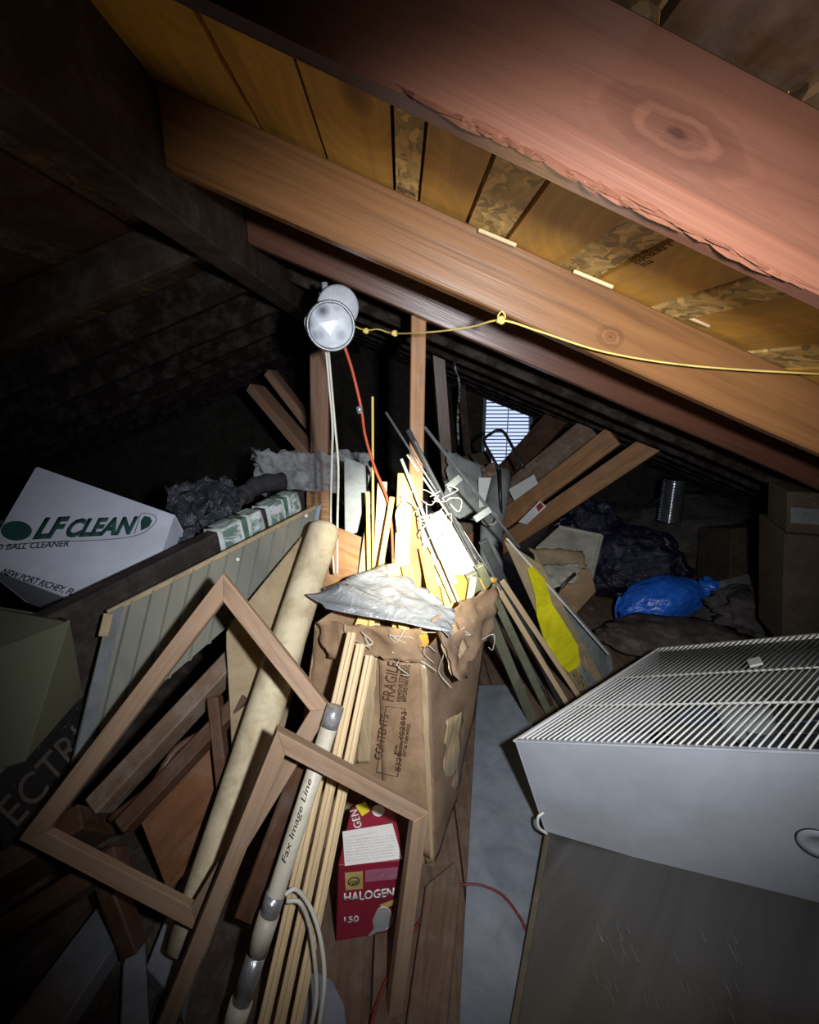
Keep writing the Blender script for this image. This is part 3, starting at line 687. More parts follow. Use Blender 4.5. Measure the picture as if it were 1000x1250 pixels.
# scrap block at the foot of the post
o = slab('wood_block', [P(374, 595, 2.3), P(402, 597, 2.3), P(402, 640, 2.25), P(374, 640, 2.25)], .05, 'stud_orange', None, .003); tag(o, 'short orange wood block against the foot of the post', 'block')

# corrugated metal sheet with folded edges
TL = P(131, 748, 1.12); TR = P(385, 619, 1.62); BL = P(86, 930, .98); BR = TR + (BL - TL) * .52
cs = empty('ribbed_metal_sheet', BL, 'large grey-green ribbed metal panel leaning behind the wooden frame', 'panel')
pn = (TR - TL).cross(BL - TL).normalized()
if pn.dot(V((0, 0, H)) - TL) < 0: pn = -pn
vs = []; N = 168
for i in range(N + 1):
    t = i / N; ph = (t * 12) % 1; z = .009 * (1 if ph < .11 else 0)
    e = pn * z; vs += [TL.lerp(TR, t) + e, BL.lerp(BR, t) + e]
N2 = len(vs); fs = [(2 * i, 2 * i + 2, 2 * i + 3, 2 * i + 1) for i in range(N)]
vs += [v - pn * .003 for v in vs]; fs += [tuple(N2 + k for k in reversed(f)) for f in fs]
fs += [(2 * i, N2 + 2 * i, N2 + 2 * i + 2, 2 * i + 2) for i in range(N)] + [(2 * i + 1, 2 * i + 3, N2 + 2 * i + 3, N2 + 2 * i + 1) for i in range(N)]
mesh('ribbed_face', vs, fs, 'corrugated_metal', cs, frame_of(TL, TR - TL, pn))
slab('side_flange', [TR + pn * .004, TR + pn * .004 + (TL - TR) * -.035 , BR + pn * .004 + (TL - TR) * -.035, BR + pn * .004], .004, 'blue_flange', cs)
slab('near_flange', [TL + pn * .009, TL + pn * .009 + (TR - TL) * .055, BL + pn * .009 + (TR - TL) * .055, BL + pn * .009], .004, 'grey_flange', cs)
stick('top_rim', TL, TR, .014, .012, 'oak_edge', cs, pn, .002)
stick('corner_bracket', TL + pn * .012, TL + pn * .012 + (BL - TL) * .16, .022, .004, 'oak_edge', cs, pn)
for t, s_ in ((.56, .12), (.94, .04)):
    disc('rivet', TL.lerp(TR, t) + (BL - TL) * s_ + pn * .004, pn, .007, .003, 'print_white', cs, 12, [(0, .007), (.003, .005)])

# greyish mouldy carton at the far left
a = P(-90, 825, .90); b = P(85, 757, .98); c = P(30, 930, .84); d = P(-160, 985, .78)
mb = empty('mouldy_carton', (a + c) / 2 - V((0, -.1, .3)), 'mould-stained grey carton at the left edge below the white one', 'carton')
upv = P(15, 742, 1.15) - P(15, 742, .95)
back = P(-120, 722, 1.12) - a
slab('front_panel', [a, b, c, d], .006, 'mossy_carton', mb, .002)
slab('top_panel', [a, b, P(70, 752, 1.14), a + back], .005, 'mossy_carton', mb, .001)
slab('side_panel', [b, c, c + V((-.02, .22, 0)), P(70, 752, 1.14)], .005, 'mossy_carton', mb, .001)
slab('back_panel', [a + back, P(70, 752, 1.14), c + V((-.02, .22, 0)), d + V((0, .22, 0))], .005, 'mossy_carton', mb, .001)

# black lettered sign board
SA = P(-20, 962, .86); SB = P(100, 850, 1.08); SCc = P(60, 985, 1.0); 
sd = (SB - SA); su = V((0.05, .02, -1)).normalized() * .17
sg = empty('sign_board', SA + su, 'black sign board with raised capital letters at the left edge', 'sign')
slab('board', [SA, SB, SB + su, SA + su], .02, 'sign_black', sg, .003)
sn_ = sd.cross(su).normalized(); sn_ = -sn_ if sn_.dot(V((0, 0, H)) - SA) < 0 else sn_
for k in range(3): stick('trim_bead', SA + sn_ * .002 + V((0, .0, .006 + .012 * k)) - sn_ * .008 * k, SB + sn_ * .002 + V((0, 0, .006 + .012 * k)) - sn_ * .008 * k, .006, .008, 'sign_trim', sg)
text('lettering', 'ECTRI', SA + sd * .13 + su * .83 + sn_ * .003, SA + sd * .93 + su * .75 + sn_ * .003, .085, 'sign_letter', sg, up=-su, face=sn_, shear=.0, depth=.002)

# brown furniture parts under the frame
wf = empty('walnut_headboard', P(200, 1000, 1.0), 'dark brown wooden furniture panel seen through the tilted frame', 'furniture')
stick('top_rail', P(120, 985, 1.02), P(292, 800, 1.25), .05, .07, 'walnut_dusty', wf, (0, -.6, .8), .004)
stick('lower_rail', P(150, 1010, .97), P(300, 850, 1.18), .04, .05, 'walnut', wf, (0, -.6, .8), .004)
stick('side_stile', P(262, 850, 1.15), P(285, 1060, .96), .03, .04, 'walnut', wf, (0, -1, .3), .004)
slab('inset_panel', [P(170, 1000, 1.02), P(275, 880, 1.16), P(275, 1010, 1.04), P(205, 1090, .95)], .012, 'orange_panel', wf, .002)
tube('carved_bead', [P(135, 1000, 1.0), P(185, 960, 1.04), P(215, 915, 1.10), P(255, 890, 1.14), P(272, 868, 1.17)], .010, 'walnut', wf, 8, curve=5)
stick('front_stile', P(120, 1040, .92), P(165, 1160, .84), .04, .05, 'walnut', wf, (0, -1, .3), .004)
o = stick('dark_plank', P(-80, 1120, .86), P(120, 1000, 1.0), .06, .16, 'walnut', None, (0, -.6, .8), .004); tag(o, 'very dark brown plank low at the left, under the black sign', 'plank')
o = stick('dark_plank', P(-60, 1180, .80), P(150, 1045, .92), .05, .06, 'walnut', None, (0, -.6, .8), .004); tag(o, 'dark brown plank below the near bottom rail of the tilted frame', 'plank')

# pale planks on the floor at the bottom left
for (a, b, c, d, lb) in (((0, 1262), (68, 1262), (142, 1150), (128, 1094), 'pale blue-grey plank on the floor at the bottom left corner, widest of them'),
                         ((146, 1262), (182, 1262), (176, 1128), (150, 1175), 'narrow pale plank standing on the floor under the tilted frame'),
                         ((178, 1180), (222, 1230), (246, 1100), (238, 1030), 'dim grey plank beside the cream roll near the floor')):
    q = [on(*p, .06) for p in (a, b, c, d)]
    o = slab('floor_plank', q, .05, 'pale_joist', None, .003); tag(o, lb, 'plank')

# ------------------------------------------------------------------ open wooden frames
def wframe(name, c, wd, t, label, rails=(0, 1, 2, 3), mat='frame_wood'):
    root = empty(name, c[0], label, 'frame')
    ctr = sum(c, V()) / 4; n = (c[1] - c[0]).cross(c[3] - c[0]).normalized()
    if n.dot(V((0, 0, H)) - ctr) < 0: n = -n
    inn = []
    for i in range(4):
        e1 = (c[(i + 1) % 4] - c[i]).normalized(); e0 = (c[i - 1] - c[i]).normalized()
        s = e1.cross(e0).length; inn.append(c[i] + (e1 + e0) * wd / max(s, .3))
    for i in rails:
        j = (i + 1) % 4; f = [c[i], c[j], inn[j], inn[i]]
        hexa('rail', f, [p - n * t for p in f], mat, root, .0015, frame_of(c[i], c[j] - c[i], n))
    return root
f0, f1, f3 = P(272, 700, .99), P(404, 866, .90), P(22, 1025, .80)
fA = wframe('wooden_frame', [f0, f1, hit(240, 1138, f0, f1, f3), f3], .036, .022, 'tilted pale-brown wooden frame in front of the ribbed metal panel')
g0, g1 = P(338, 893, .80), P(524, 992, .83)
g3 = P(188, 1262, .66); g2 = hit(488, 1270, g0, g1, g3)
fB = wframe('wooden_frame', [g0, g1, g1 + (g2 - g1) * 1.02, g0 + (g3 - g0) * 1.06], .032, .03, 'lower brown wooden frame whose top rail crosses the tall carton', rails=(0, 1, 3))
o = stick('dark_batten', P(392, 878, .93), P(300, 1120, .80), .045, .03, 'walnut', None, (0, -1, .5), .003); tag(o, 'dark reddish batten between the cream roll and the taped tube', 'batten')

# hardboard sheet with a rounded corner
hp = [(369, 655, 1.47), (340, 690, 1.5), (283, 760, 1.36), (277, 772, 1.20), (277, 790, 1.32), (281, 860, 1.2), (286, 960, 1.06), (330, 960, 1.1), (372, 790, 1.35)]
h0, h1, h2 = P(*hp[0]), P(*hp[3]), P(*hp[6])
o = slab('hardboard_sheet', [hit(u, v, h0, h1, h2) for u, v, _ in hp], .005, 'hardboard', None, .001); tag(o, 'tan hardboard sheet with a rounded corner, behind the cream roll', 'board')
# cream carpet-tube roll
c = empty('cream_roll', P(235, 1130, .82), 'thick cream cardboard roll leaning from the floor up past the tall carton', 'roll')
RA = P(398, 640, 1.42); RB = P(228, 1160, .80); rd = (RB - RA).normalized()
pts = [RA - rd * .004, RA, RA + rd * .006, RA + rd * .02] + [RA.lerp(RB, t / 10) for t in range(1, 11)]
tube('roll_body', pts, lambda t: (.012 if t < .01 else .030 if t < .1 else .040 if t < .17 else .047), 'cream_roll', c, 24)
tube('paper_seam', [RA.lerp(RB, .1) + V((.0, -.046, .01)), RA.lerp(RB, .5) + V((.01, -.045, .01)), RA.lerp(RB, .9) + V((.0, -.045, .01))], .0012, 'hardboard', c, 5)

# taped tube
tt = empty('taped_tube', P(290, 1235, .67), 'slim cream tube with handwriting and silver tape bands, lying towards the viewer', 'tube')
TA = P(410, 862, .89); TB = P(278, 1275, .66)
tube('tube_body', [TA, TB], .0175, 'cream_tube', tt, 20)
def seg(v0, v1, r, mat, nm):
    f = lambda v: min([i / 300 for i in range(301)], key=lambda t: abs(proj_v(TA.lerp(TB, t)) - v))
    return tube(nm, [TA.lerp(TB, f(v0)), TA.lerp(TB, f(v1))], r, mat, tt, 20)
def proj_v(p):
    q = cam_inv @ p; return 625 + F * q.y / q.z
cam_inv = (Matrix.Translation(cam.location) @ cam.rotation_euler.to_matrix().to_4x4()).inverted()
seg(850, 888, .0183, 'silver_tape', 'silver_band')
seg(1090, 1116, .0190, 'silver_tape', 'silver_band'); seg(1162, 1222, .0190, 'silver_tape', 'silver_band'); seg(1116, 1162, .0205, 'cream_tube', 'coupling')
seg(1222, 1262, .0215, 'cream_tube', 'coupling')
td = (TA - TB).normalized(); tn = (V((0, 0, H)) - TA).normalized(); tn = (tn - td * tn.dot(td)).normalized()
a = TA.lerp(TB, .47) + tn * .0178; b = TA.lerp(TB, .22) + tn * .0178
text('handwriting', 'Fax Image Line', a, b, .013, 'ink_black', tt, up=tn.cross(td) * -1 if tn.cross(td).x > 0 else tn.cross(td), face=tn, shear=.3)
# three cream mouldings in front of the tall carton
for k, (ut, vt, ub, lb) in enumerate(((430, 772, 316, 'cream wood moulding beside the taped tube, leftmost of the three'), (441, 786, 336, 'cream wood moulding in front of the tall carton, middle of the three'), (452, 800, 356, 'cream wood moulding in front of the tall carton, rightmost of the three'))):
    m0 = empty('moulding', P(ub, 1255, .68), lb, 'moulding')
    A_ = P(ut, vt, 1.07); B_ = P(ub, 1275, .68)
    stick('strip', A_, B_, .0225, .014, 'moulding_wood', m0, (0, -1, .6), .002)
    stick('bead', A_ + V((0.004, -.007, .005)), B_ + V((.004, -.007, .005)), .010, .007, 'moulding_wood', m0, (0, -1, .6), .002)
# white cable
c = pixtube('white_cable', [(348, 1092, .76), (362, 1086, .77), (380, 1110, .77), (392, 1150, .74), (396, 1200, .71), (388, 1262, .68)], .0045, 'white_cable', None, curve=6); tag(c, 'white cable looping off the taped tube, outer strand', 'cable')
c = pixtube('white_cable', [(350, 1100, .76), (366, 1102, .76), (378, 1130, .75), (385, 1180, .72), (386, 1220, .70), (378, 1262, .68)], .0045, 'white_cable', None, curve=6); tag(c, 'white cable looping off the taped tube, inner strand', 'cable')
o = slab('concrete_pad', [on(*p, .02) for p in ((365, 1262), (362, 1200), (385, 1185), (405, 1195), (420, 1225), (424, 1262))], .02, 'floor_sheet', None, .002); tag(o, 'rounded grey scrap on the floor under the white cable', 'scrap')

# ================================================================== TALL CARTON AND ITS LUMBER
cb = empty('tall_carton', on(450, 1060, 0), 'tall torn brown carton marked FRAGILE, stuffed with wood offcuts', 'carton')
FR = P(520, 792, 1.17); FRb = on(530, 1058, .002); BRt = P(606, 716, 1.50); BRb = on(562, 962, .002)
FLt = P(386, 762, 1.24); FLb = hit(352, 1088, FLt, FR, FRb); BLt = FLt + (BRt - FR) + V((0, .02, 0)); BLb = FLb + (BRb - FRb)
cfr = sheet('front_panel', [FLt, FR, FRb, FLb], 24, 30, .006, 7, 'cardboard', cb, .005, .012, 1)
sheet('side_panel', [FR, BRt, BRb, FRb], 16, 30, .010, 6, 'cardboard_dark', cb, .005, .012, 2)
sheet('back_panel', [BLt, BRt.lerp(BLt, .1), BRb.lerp(BLb, .1), BLb], 8, 8, .004, 6, 'cardboard_inner', cb, .005, .01, 3)
sheet('left_panel', [FLt, BLt, BLb, FLb], 8, 12, .004, 6, 'cardboard', cb, .005, .01, 4)
sheet('torn_flap', [P(524, 756, 1.15), P(606, 712, 1.40), P(600, 770, 1.36), P(556, 832, 1.10)], 16, 16, .016, 12, 'cardboard_dark', cb, .004, .022, 12, ridge=True)
sheet('inner_flap', [P(528, 700, 1.46), P(606, 706, 1.53), P(604, 752, 1.50), P(540, 776, 1.38)], 12, 10, .012, 10, 'cardboard_inner', cb, .004, .012, 6)
sheet('torn_flap', [P(388, 758, 1.20), P(518, 768, 1.13), P(512, 806, 1.12), P(400, 800, 1.17)], 26, 10, .018, 14, 'cardboard', cb, .004, .02, 22, ridge=True)
fp = lambda u, v: hit(u, v, FLt, FR, FRb)
nf = (FR - FLt).cross(FLb - FLt).normalized(); nf = -nf if nf.y > 0 else nf
tp = [fp(*q) + nf * .010 for q in ((510, 806), (522, 808), (530, 1050), (520, 1050))]
sheet('tape_strip', [tp[0], tp[1], tp[2], tp[3]], 4, 24, .003, 16, 'packing_tape', cb, .001, .004, 5)
tp = [fp(*q) + nf * .010 for q in ((452, 800), (462, 800), (452, 930), (436, 930))]
sheet('tape_strip', tp, 5, 24, .004, 16, 'packing_tape', cb, .001, .004, 9)
for q in (((545, 880, 1.2), (565, 868, 1.27), (560, 960, 1.3), (535, 1010, 1.16)), ((534, 770, 1.145), (552, 752, 1.2), (572, 790, 1.2), (552, 826, 1.11))):
    sheet('tape_shred', [P(*p) for p in q], 8, 14, .006, 16, 'packing_tape', cb, .001, .01, q[0][0])
CU = V((FRb - FR)).normalized() * -1
sheet('overlap_panel', [fp(*q_) + nf * .012 for q_ in ((464, 802), (514, 804), (526, 1045), (470, 1010))], 8, 20, .002, 7, 'cardboard', cb, .003, .003, 31)
def ctext(s, u0, v0, u1, v1, hpx, **k):
    a, b = fp(u0, v0) + nf * .023, fp(u1, v1) + nf * .023
    h = (fp((u0 + u1) / 2 - hpx, (v0 + v1) / 2) - fp((u0 + u1) / 2, (v0 + v1) / 2)).length
    return text('lettering', s, a, b, h, 'ink_brown', cfr, up=(-1, 0, 0), face=nf, lift=0, **k)
ctext('FRAGILE', 483, 852, 490, 806, 14, bold=.0)
ctext('REMOVE STAPLES', 492, 852, 497, 808, 5); ctext('BEFORE HANDLING', 498, 852, 503, 808, 5)
ctext('CONTENTS', 469, 922, 477, 868, 9)
ctext('BOWL\nPEDESTAL\nHOT 26 TURKWOOD', 487, 915, 493, 876, 14)
ctext('8320    402893', 491, 936, 499, 864, 6)
def cbox(pp, r=.0012):
    pp = [fp(*p) + nf * .023 for p in pp]; pp.append(pp[0])
    tube('print_box', pp, r, 'ink_brown', cfr, 4, smooth=False)
cbox([(463, 936), (474, 857), (497, 860), (488, 942)], .0009)
cbox([(480, 784), (494, 782), (503, 800), (488, 802)], .0008)
ctext('BOX', 497, 800, 492, 784, 8)
# wisps of shredded tape and twine round the mouth
for k in range(16):
    u, v = random.uniform(400, 600), random.uniform(755, 800); Y0 = 1.12 + max(0, (u - 520)) * .0025
    q = [P(u, v, Y0)]
    for j in range(3): u += random.uniform(-22, 22); v += random.uniform(-10, 20); q.append(P(u, v, Y0 + random.uniform(-.02, .01)))
    tube('frayed_fibre', q, .0011, 'white_string', cb, 4, curve=4)
# dusty clear sheet over the mouth
cf = sheet('plastic_sheet', [P(392, 722, 1.24), P(470, 690, 1.36), P(556, 748, 1.20), P(552, 778, 1.10)], 26, 18, .012, 9, 'clear_film', None, .002, .014, 14, ridge=True)
me_ = cf.data
tag(cf, 'dusty grey plastic sheet draped over the mouth of the tall carton', 'plastic')
cf2 = sheet('plastic_sheet', [P(374, 728, 1.2), P(425, 712, 1.24), P(552, 774, 1.10), P(400, 745, 1.16)], 26, 12, .010, 12, 'clear_film', None, .002, .01, 19, ridge=True)
tag(cf2, 'folded front hem of grey plastic hanging left over the cream roll', 'plastic')

def lum(top, bot, w, t, mat, label, name='lath', cat='lath', up=(0, -1, .2)):
    o = stick(name, P(*bot), P(*top), w, t, mat, None, up, .0015); return tag(o, label, cat)
lum((455, 484, 1.50), (456, 760, 1.42), .007, .007, 'lath_wood', 'thin cane rising highest out of the pile, right of the orange cord', 'cane', 'cane')
lum((449, 600, 1.50), (452, 770, 1.38), .012, .008, 'lath_wood', 'narrow yellow lath left of the thin cane', up=(0, -1, 0))
lum((467, 588, 1.52), (458, 770, 1.40), .030, .012, 'moulding_wood', 'flat tan lath with a square-cut top beside the orange cord')
lum((479, 607, 1.44), (452, 770, 1.28), .016, .016, 'lath_wood', 'bright yellow square stick leaning left over the flat tan lath', 'stick', 'stick')
lum((495, 578, 1.46), (488, 770, 1.33), .046, .016, 'lath_wood', 'wide pale board with a square top just left of the upright stud', 'board', 'board')
lum((497, 690, 1.34), (520, 800, 1.26), .034, .012, 'amber_wood', 'short amber slat at the front of the carton mouth', 'slat', 'slat')
lum((478, 688, 1.33), (500, 800, 1.25), .030, .010, 'lath_wood', 'short pale slat left of the amber slat', 'slat', 'slat')
lum((518, 668, 1.40), (545, 800, 1.30), .034, .012, 'amber_wood', 'amber board leaning left in the brightest part of the pile', 'board', 'board')
lum((536, 684, 1.45), (560, 790, 1.36), .03, .012, 'lath_wood', 'yellow offcut at the right inside the carton mouth', 'offcut', 'offcut')
lum((578, 704, 1.45), (566, 780, 1.38), .022, .01, 'moulding_wood', 'small pale offcut against the right inner flap', 'offcut', 'offcut')
lum((470, 700, 1.38), (430, 790, 1.27), .04, .01, 'lath_wood', 'pale offcut lying back under the plastic sheet', 'offcut', 'offcut')
q = [P(*p) for p in ((409, 642, 1.62), (458, 662, 1.60), (440, 740, 1.44), (385, 740, 1.46))]
o = slab('plywood_offcut', q, .012, 'stud_orange', None, .002); tag(o, 'orange-tan plywood offcut between the cream roll and the laths', 'board')
q = [P(*p) for p in ((446, 640, 1.55), (470, 668, 1.52), (470, 760, 1.42), (430, 750, 1.42))]
o = slab('plywood_offcut', q, .010, 'hardboard', None, .002); tag(o, 'pale rounded panel piece behind the flat tan lath', 'board')
q = [P(*p) for p in ((420, 557, 1.72), (454, 571, 1.70), (436, 650, 1.62), (421, 655, 1.62))]
o = slab('window_screen', q, .008, 'screen_grey', None, .002); tag(o, 'dusty grey screen panel standing behind the white cords', 'panel')
q = [P(*p) for p in ((514, 632, 1.56), (549, 620, 1.58), (607, 712, 1.56), (560, 720, 1.50))]
o = slab('foam_board', q, .02, 'white_foam', None, .002); tag(o, 'glaring white foam board in the torch beam behind the carton mouth', 'board')
q = [P(*p) for p in ((500, 640, 1.50), (520, 632, 1.52), (560, 712, 1.46), (530, 716, 1.42))]
o = slab('foam_board', q, .015, 'white_paper', None, .002); tag(o, 'narrow white board tucked against the left side of the foam board', 'board')
# thin rods and rails leaning in from the right
def rod(a, b, r, mat, label, name='rod', cat='rod', sq=None):
    if sq: o = stick(name, P(*a), P(*b), sq[0], sq[1], mat, None, (0, -1, .3), .001)
    else: o = tube(name, [P(*a), P(*b)], r, mat, None, 8)
    return tag(o, label, cat)
rod((471, 503, 1.42), (600, 704, 1.52), .0035, 'grey_metal', 'thin grey rod reaching furthest up-left of the leaning rods')
rod((490, 560, 1.40), (563, 742, 1.37), .0045, 'wire_white', 'white rod dropping into the carton mouth')
rod((497, 555, 1.44), (612, 720, 1.56), .003, 'wire_white', 'fine white rod beside the dark track, its tip at the stud')
tr = empty('screen_track', P(680, 868, 1.76), 'pair of slim dark metal tracks joined by two pale clips, leaning over the stud', 'track')
stick('rail', P(498, 524, 1.40), P(672, 862, 1.72), .014, .010, 'dark_rail', tr, (0, -1, .3), .001)
stick('rail', P(506, 538, 1.41), P(660, 835, 1.68), .007, .014, 'grey_metal', tr, (0, -1, .3), .001)
stick('rail', P(518, 521, 1.46), P(634, 668, 1.62), .009, .008, 'grey_metal', tr, (0, -1, .3), .001)
stick('clip', P(546, 596, 1.47), P(562, 583, 1.50), .022, .010, 'screen_grey', tr, (0, -1, .3), .001)
stick('clip', P(580, 634, 1.53), P(598, 622, 1.56), .022, .010, 'screen_grey', tr, (0, -1, .3), .001)
rod((560, 640, 1.50), (664, 866, 1.74), 0, 'grey_metal', 'flat grey strip under the dark tracks', 'metal_strip', 'strip', (.012, .006))
rod((590, 660, 1.54), (690, 868, 1.78), 0, 'dark_rail', 'black rail between the olive channels and the cream battens', 'metal_rail', 'rail', (.03, .015))
rod((575, 700, 1.46), (652, 884, 1.68), 0, 'olive_channel', 'olive-green metal channel nearest the carton', 'metal_channel', 'channel', (.036, .018))
rod((585, 690, 1.49), (672, 874, 1.72), 0, 'olive_channel', 'second olive-green metal channel, its ridge catching light', 'metal_channel', 'channel', (.028, .018))
rod((606, 715, 1.57), (694, 862, 1.76), 0, 'moulding_wood', 'cream batten on the left of the leaning pair', 'batten', 'batten', (.020, .014))
rod((612, 708, 1.58), (708, 852, 1.79), 0, 'moulding_wood', 'cream batten on the right of the leaning pair', 'batten', 'batten', (.020, .014))
# tan board with the yellow sleeve and grey panel with white edge
q = [P(*p) for p in ((616, 660, 1.66), (650, 690, 1.72), (722, 848, 1.90), (700, 858, 1.84))]
q = [P(616, 660, 1.66), P(662, 690, 1.74), P(738, 832, 1.94)]; q.append(hit(704, 858, *q)); 
o = slab('backing_board', q, .008, 'hardboard', None, .002); tag(o, 'tan board leaning right of the cream battens, under the yellow sleeve', 'board')
ys_ = [(642, 694), (650, 692), (664, 708), (672, 736), (690, 764), (704, 788), (706, 812), (692, 820), (676, 804), (662, 778), (654, 752), (652, 728)]
yp = [hit(u, v, q[0], q[1], q[2]) + V((0, -.012, .006)) for u, v in ys_]
o = slab('yellow_sleeve', yp, .004, 'yellow_sleeve', None, .001, away=False); tag(o, 'bright yellow plastic sleeve lying down the tan board', 'sleeve')
for k in range(14):
    u = 692 + random.uniform(-8, 20); v = 806 + random.uniform(-6, 10)
    tube('straw', [hit(u, v, *q[:3]) + V((0, -.012, .006)), hit(u + random.uniform(0, 14), v + random.uniform(14, 30), *q[:3]) + V((0, -.012, .008))], .0012, 'yellow_string', o, 4)
g = [P(620, 658, 1.70), P(668, 690, 1.84), P(752, 828, 2.02)]; g.append(hit(722, 840, *g))
gp = empty('slate_board', g[2], 'slate-grey flat panel with a white edge leaning right of the yellow sleeve', 'panel')
q4 = [hit(u, v, g[0], g[1], g[2]) + V((0, .02, 0)) for u, v in ((622, 660), (660, 700), (748, 800), (752, 828), (722, 842))]
slab('panel_face', q4, .008, 'screen_grey', gp, .001)
stick('white_edge', P(619, 658, 1.66), P(742, 798, 1.94), .007, .012, 'wire_white', gp, (0, -1, .3), .001)
# tangled white twine in the beam
tw = empty('twine_tangle', P(535, 620, 1.45), 'tangle of white twine over the leaning rods in the brightest spot', 'twine')
for k in range(9):
    u, v = 530 + random.uniform(-12, 14), 612 + random.uniform(-14, 20); q_ = []
    for j in range(6): q_.append(P(u, v, 1.40 + random.uniform(-.02, .03))); u += random.uniform(-16, 16); v += random.uniform(-10, 18)
    tube('strand', q_, .0016, 'white_string', tw, 4, curve=4)
c = pixtube('loose_cord', [(486, 650, 1.36), (484, 625, 1.37), (496, 612, 1.37), (510, 622, 1.36), (516, 650, 1.34), (536, 690, 1.32), (556, 735, 1.28)], .0022, 'white_string', None, curve=6); tag(c, 'loose white cord arching over the laths into the carton', 'cord')

# ================================================================== MIDDLE BACKGROUND
bh = empty('bent_tube_handle', P(610, 600, 2.5), 'black bent-tube handle standing in front of the louvred vent', 'handle')
tube('handle_tube', [P(610, 574, 2.45), P(600, 556, 2.5), P(591, 538, 2.55), P(600, 529, 2.6), P(609, 525, 2.6), P(617, 530, 2.55), P(628, 550, 2.45), P(640, 572, 2.4)], .008, 'black_metal', bh, 8, curve=4)
tube('handle_stem', [P(610, 574, 2.45), P(612, 640, 2.4)], .009, 'black_metal', bh, 8)
o = pixtube('grey_duct', [(612, 578, 2.6), (606, 610, 2.5), (600, 645, 2.4), (600, 720, 2.25)], .058, 'screen_grey', None, n=16); tag(o, 'upright grey duct pipe behind the rods, below the bent handle', 'pipe')
o = slab('paper_cone', [P(584, 583, 2.35), P(600, 583, 2.35), P(591, 618, 2.3), P(585, 620, 2.3)], .003, 'white_paper', None); tag(o, 'pointed white paper scrap against the grey duct', 'paper')
o = sheet('crumpled_paper', [P(588, 572, 2.4), P(604, 566, 2.42), P(606, 582, 2.36), P(590, 584, 2.36)], 10, 8, .02, 30, 'walnut_dusty', None, .002, .01, 3, ridge=True); tag(o, 'small crumpled brown wad at the foot of the bent handle', 'scrap')
o = tube('plastic_ring', [P(598 + 9 * math.cos(a), 633 + 8 * math.sin(a), 2.22) for a in [i * math.pi / 10 for i in range(21)]], .008, 'beige_plastic', None, 8, cap=False); tag(o, 'pale plastic ring lying by the dark tracks', 'ring')
o = tube('conduit', [P(574, 552, 2.6), P(590, 575, 2.5)], .006, 'grey_metal', None, 8); tag(o, 'short bright conduit end left of the bent handle', 'pipe')
o = slab('dark_crate', [P(545, 560, 2.9), P(600, 548, 3.0), P(603, 600, 2.8), P(548, 620, 2.7)], .3, 'dim_box', None, .01); tag(o, 'dim brown crate standing left of the bent handle', 'crate')
# grey tarpaulin heap behind the post
o = blob('tarpaulin_heap', P(480, 650, 3.3), (.32, .22, .26), 'insulation', None, 4, .25, 4, 5, squash=.22); tag(o, 'dim grey heap of tarpaulin on the floor behind the lumber pile', 'tarpaulin')
o = sheet('grey_tarp', [P(545, 552, 2.5), P(592, 575, 2.5), P(590, 640, 2.3), P(540, 630, 2.3)], 14, 14, .03, 9, 'screen_grey', None, .003, .03, 7, ridge=True); tag(o, 'grey cloth hanging between the stud and the grey duct', 'cloth')

# ================================================================== RIGHT BACKGROUND
def box(name, pts, depth, mat, label, cat, par=None):
    o = slab(name, [P(*p) for p in pts], depth, mat, par, .004)
    if label: tag(o, label, cat)
    return o
bp = empty('plastic_bin', P(700, 700, 2.6), 'beige plastic bin end among the cardboard left of the black bag', 'bin')
a = [P(*p) for p in ((654, 668, 2.62), (682, 643, 2.75), (735, 654, 2.72), (722, 706, 2.52))]
slab('bin_side', a, .012, 'beige_plastic', bp, .003)
stick('bin_rim', a[1], a[2], .02, .02, 'beige_plastic', bp, (0, 0, 1), .004); stick('bin_rim', a[2], a[3], .02, .02, 'beige_plastic', bp, (0, 0, 1), .004)
o = sheet('torn_cardboard', [P(645, 668, 2.5), P(712, 672, 2.5), P(716, 694, 2.42), P(660, 692, 2.4)], 12, 6, .02, 9, 'hardboard', None, .006, .02, 2); tag(o, 'torn olive cardboard strip lying over the beige bin', 'cardboard')
o = slab('carton_flap', [P(690, 700, 2.38), P(720, 693, 2.42), P(728, 722, 2.36), P(700, 752, 2.2), P(682, 728, 2.28)], .012, 'cardboard', None, .002); tag(o, 'brown cardboard flap on the floor left of the black bag', 'cardboard')
o = sheet('paper_scraps', [P(660, 692, 2.36), P(708, 690, 2.38), P(704, 712, 2.28), P(668, 722, 2.2)], 14, 10, .02, 14, 'beige_plastic', None, .003, .02, 6, ridge=True); tag(o, 'crumpled pale papers under the torn cardboard strip', 'paper')
o = tube('black_clip', [P(684, 718, 2.2), P(696, 706, 2.25), P(703, 700, 2.25)], .008, 'black_metal', None, 6); tag(o, 'small black bent strip on the crumpled papers', 'strip')
bb = empty('black_bag', P(775, 720, 2.75), 'shiny black garbage bag slumped behind the blue bag', 'bag')
blob('bag_body', P(770, 688, 2.88), (.29, .26, .22), 'black_bag', bb, 5, .22, 3.5, 2, squash=.19)
blob('bag_neck', P(722, 640, 3.05), (.16, .12, .14), 'black_bag', bb, 4, .45, 4, 9)
bl = empty('blue_bag', P(812, 755, 2.55), 'bright blue plastic bag lying tied on the floor', 'bag')
bc = P(806, 733, 2.45)
blob('bag_body', bc, (.225, .13, .115), 'blue_bag', bl, 5, .12, 3.2, 4, rot=.12, squash=.10, tilt=-.22)
blob('bag_knot', P(864, 716, 2.48), (.06, .05, .04), 'blue_bag', bl, 4, .4, 4, 1, tilt=-.2)
tube('bag_mouth', [P(757, 728, 2.36), P(752, 742, 2.36), P(754, 758, 2.36), P(762, 766, 2.36)], .007, 'blue_bag', bl, 6, curve=4)
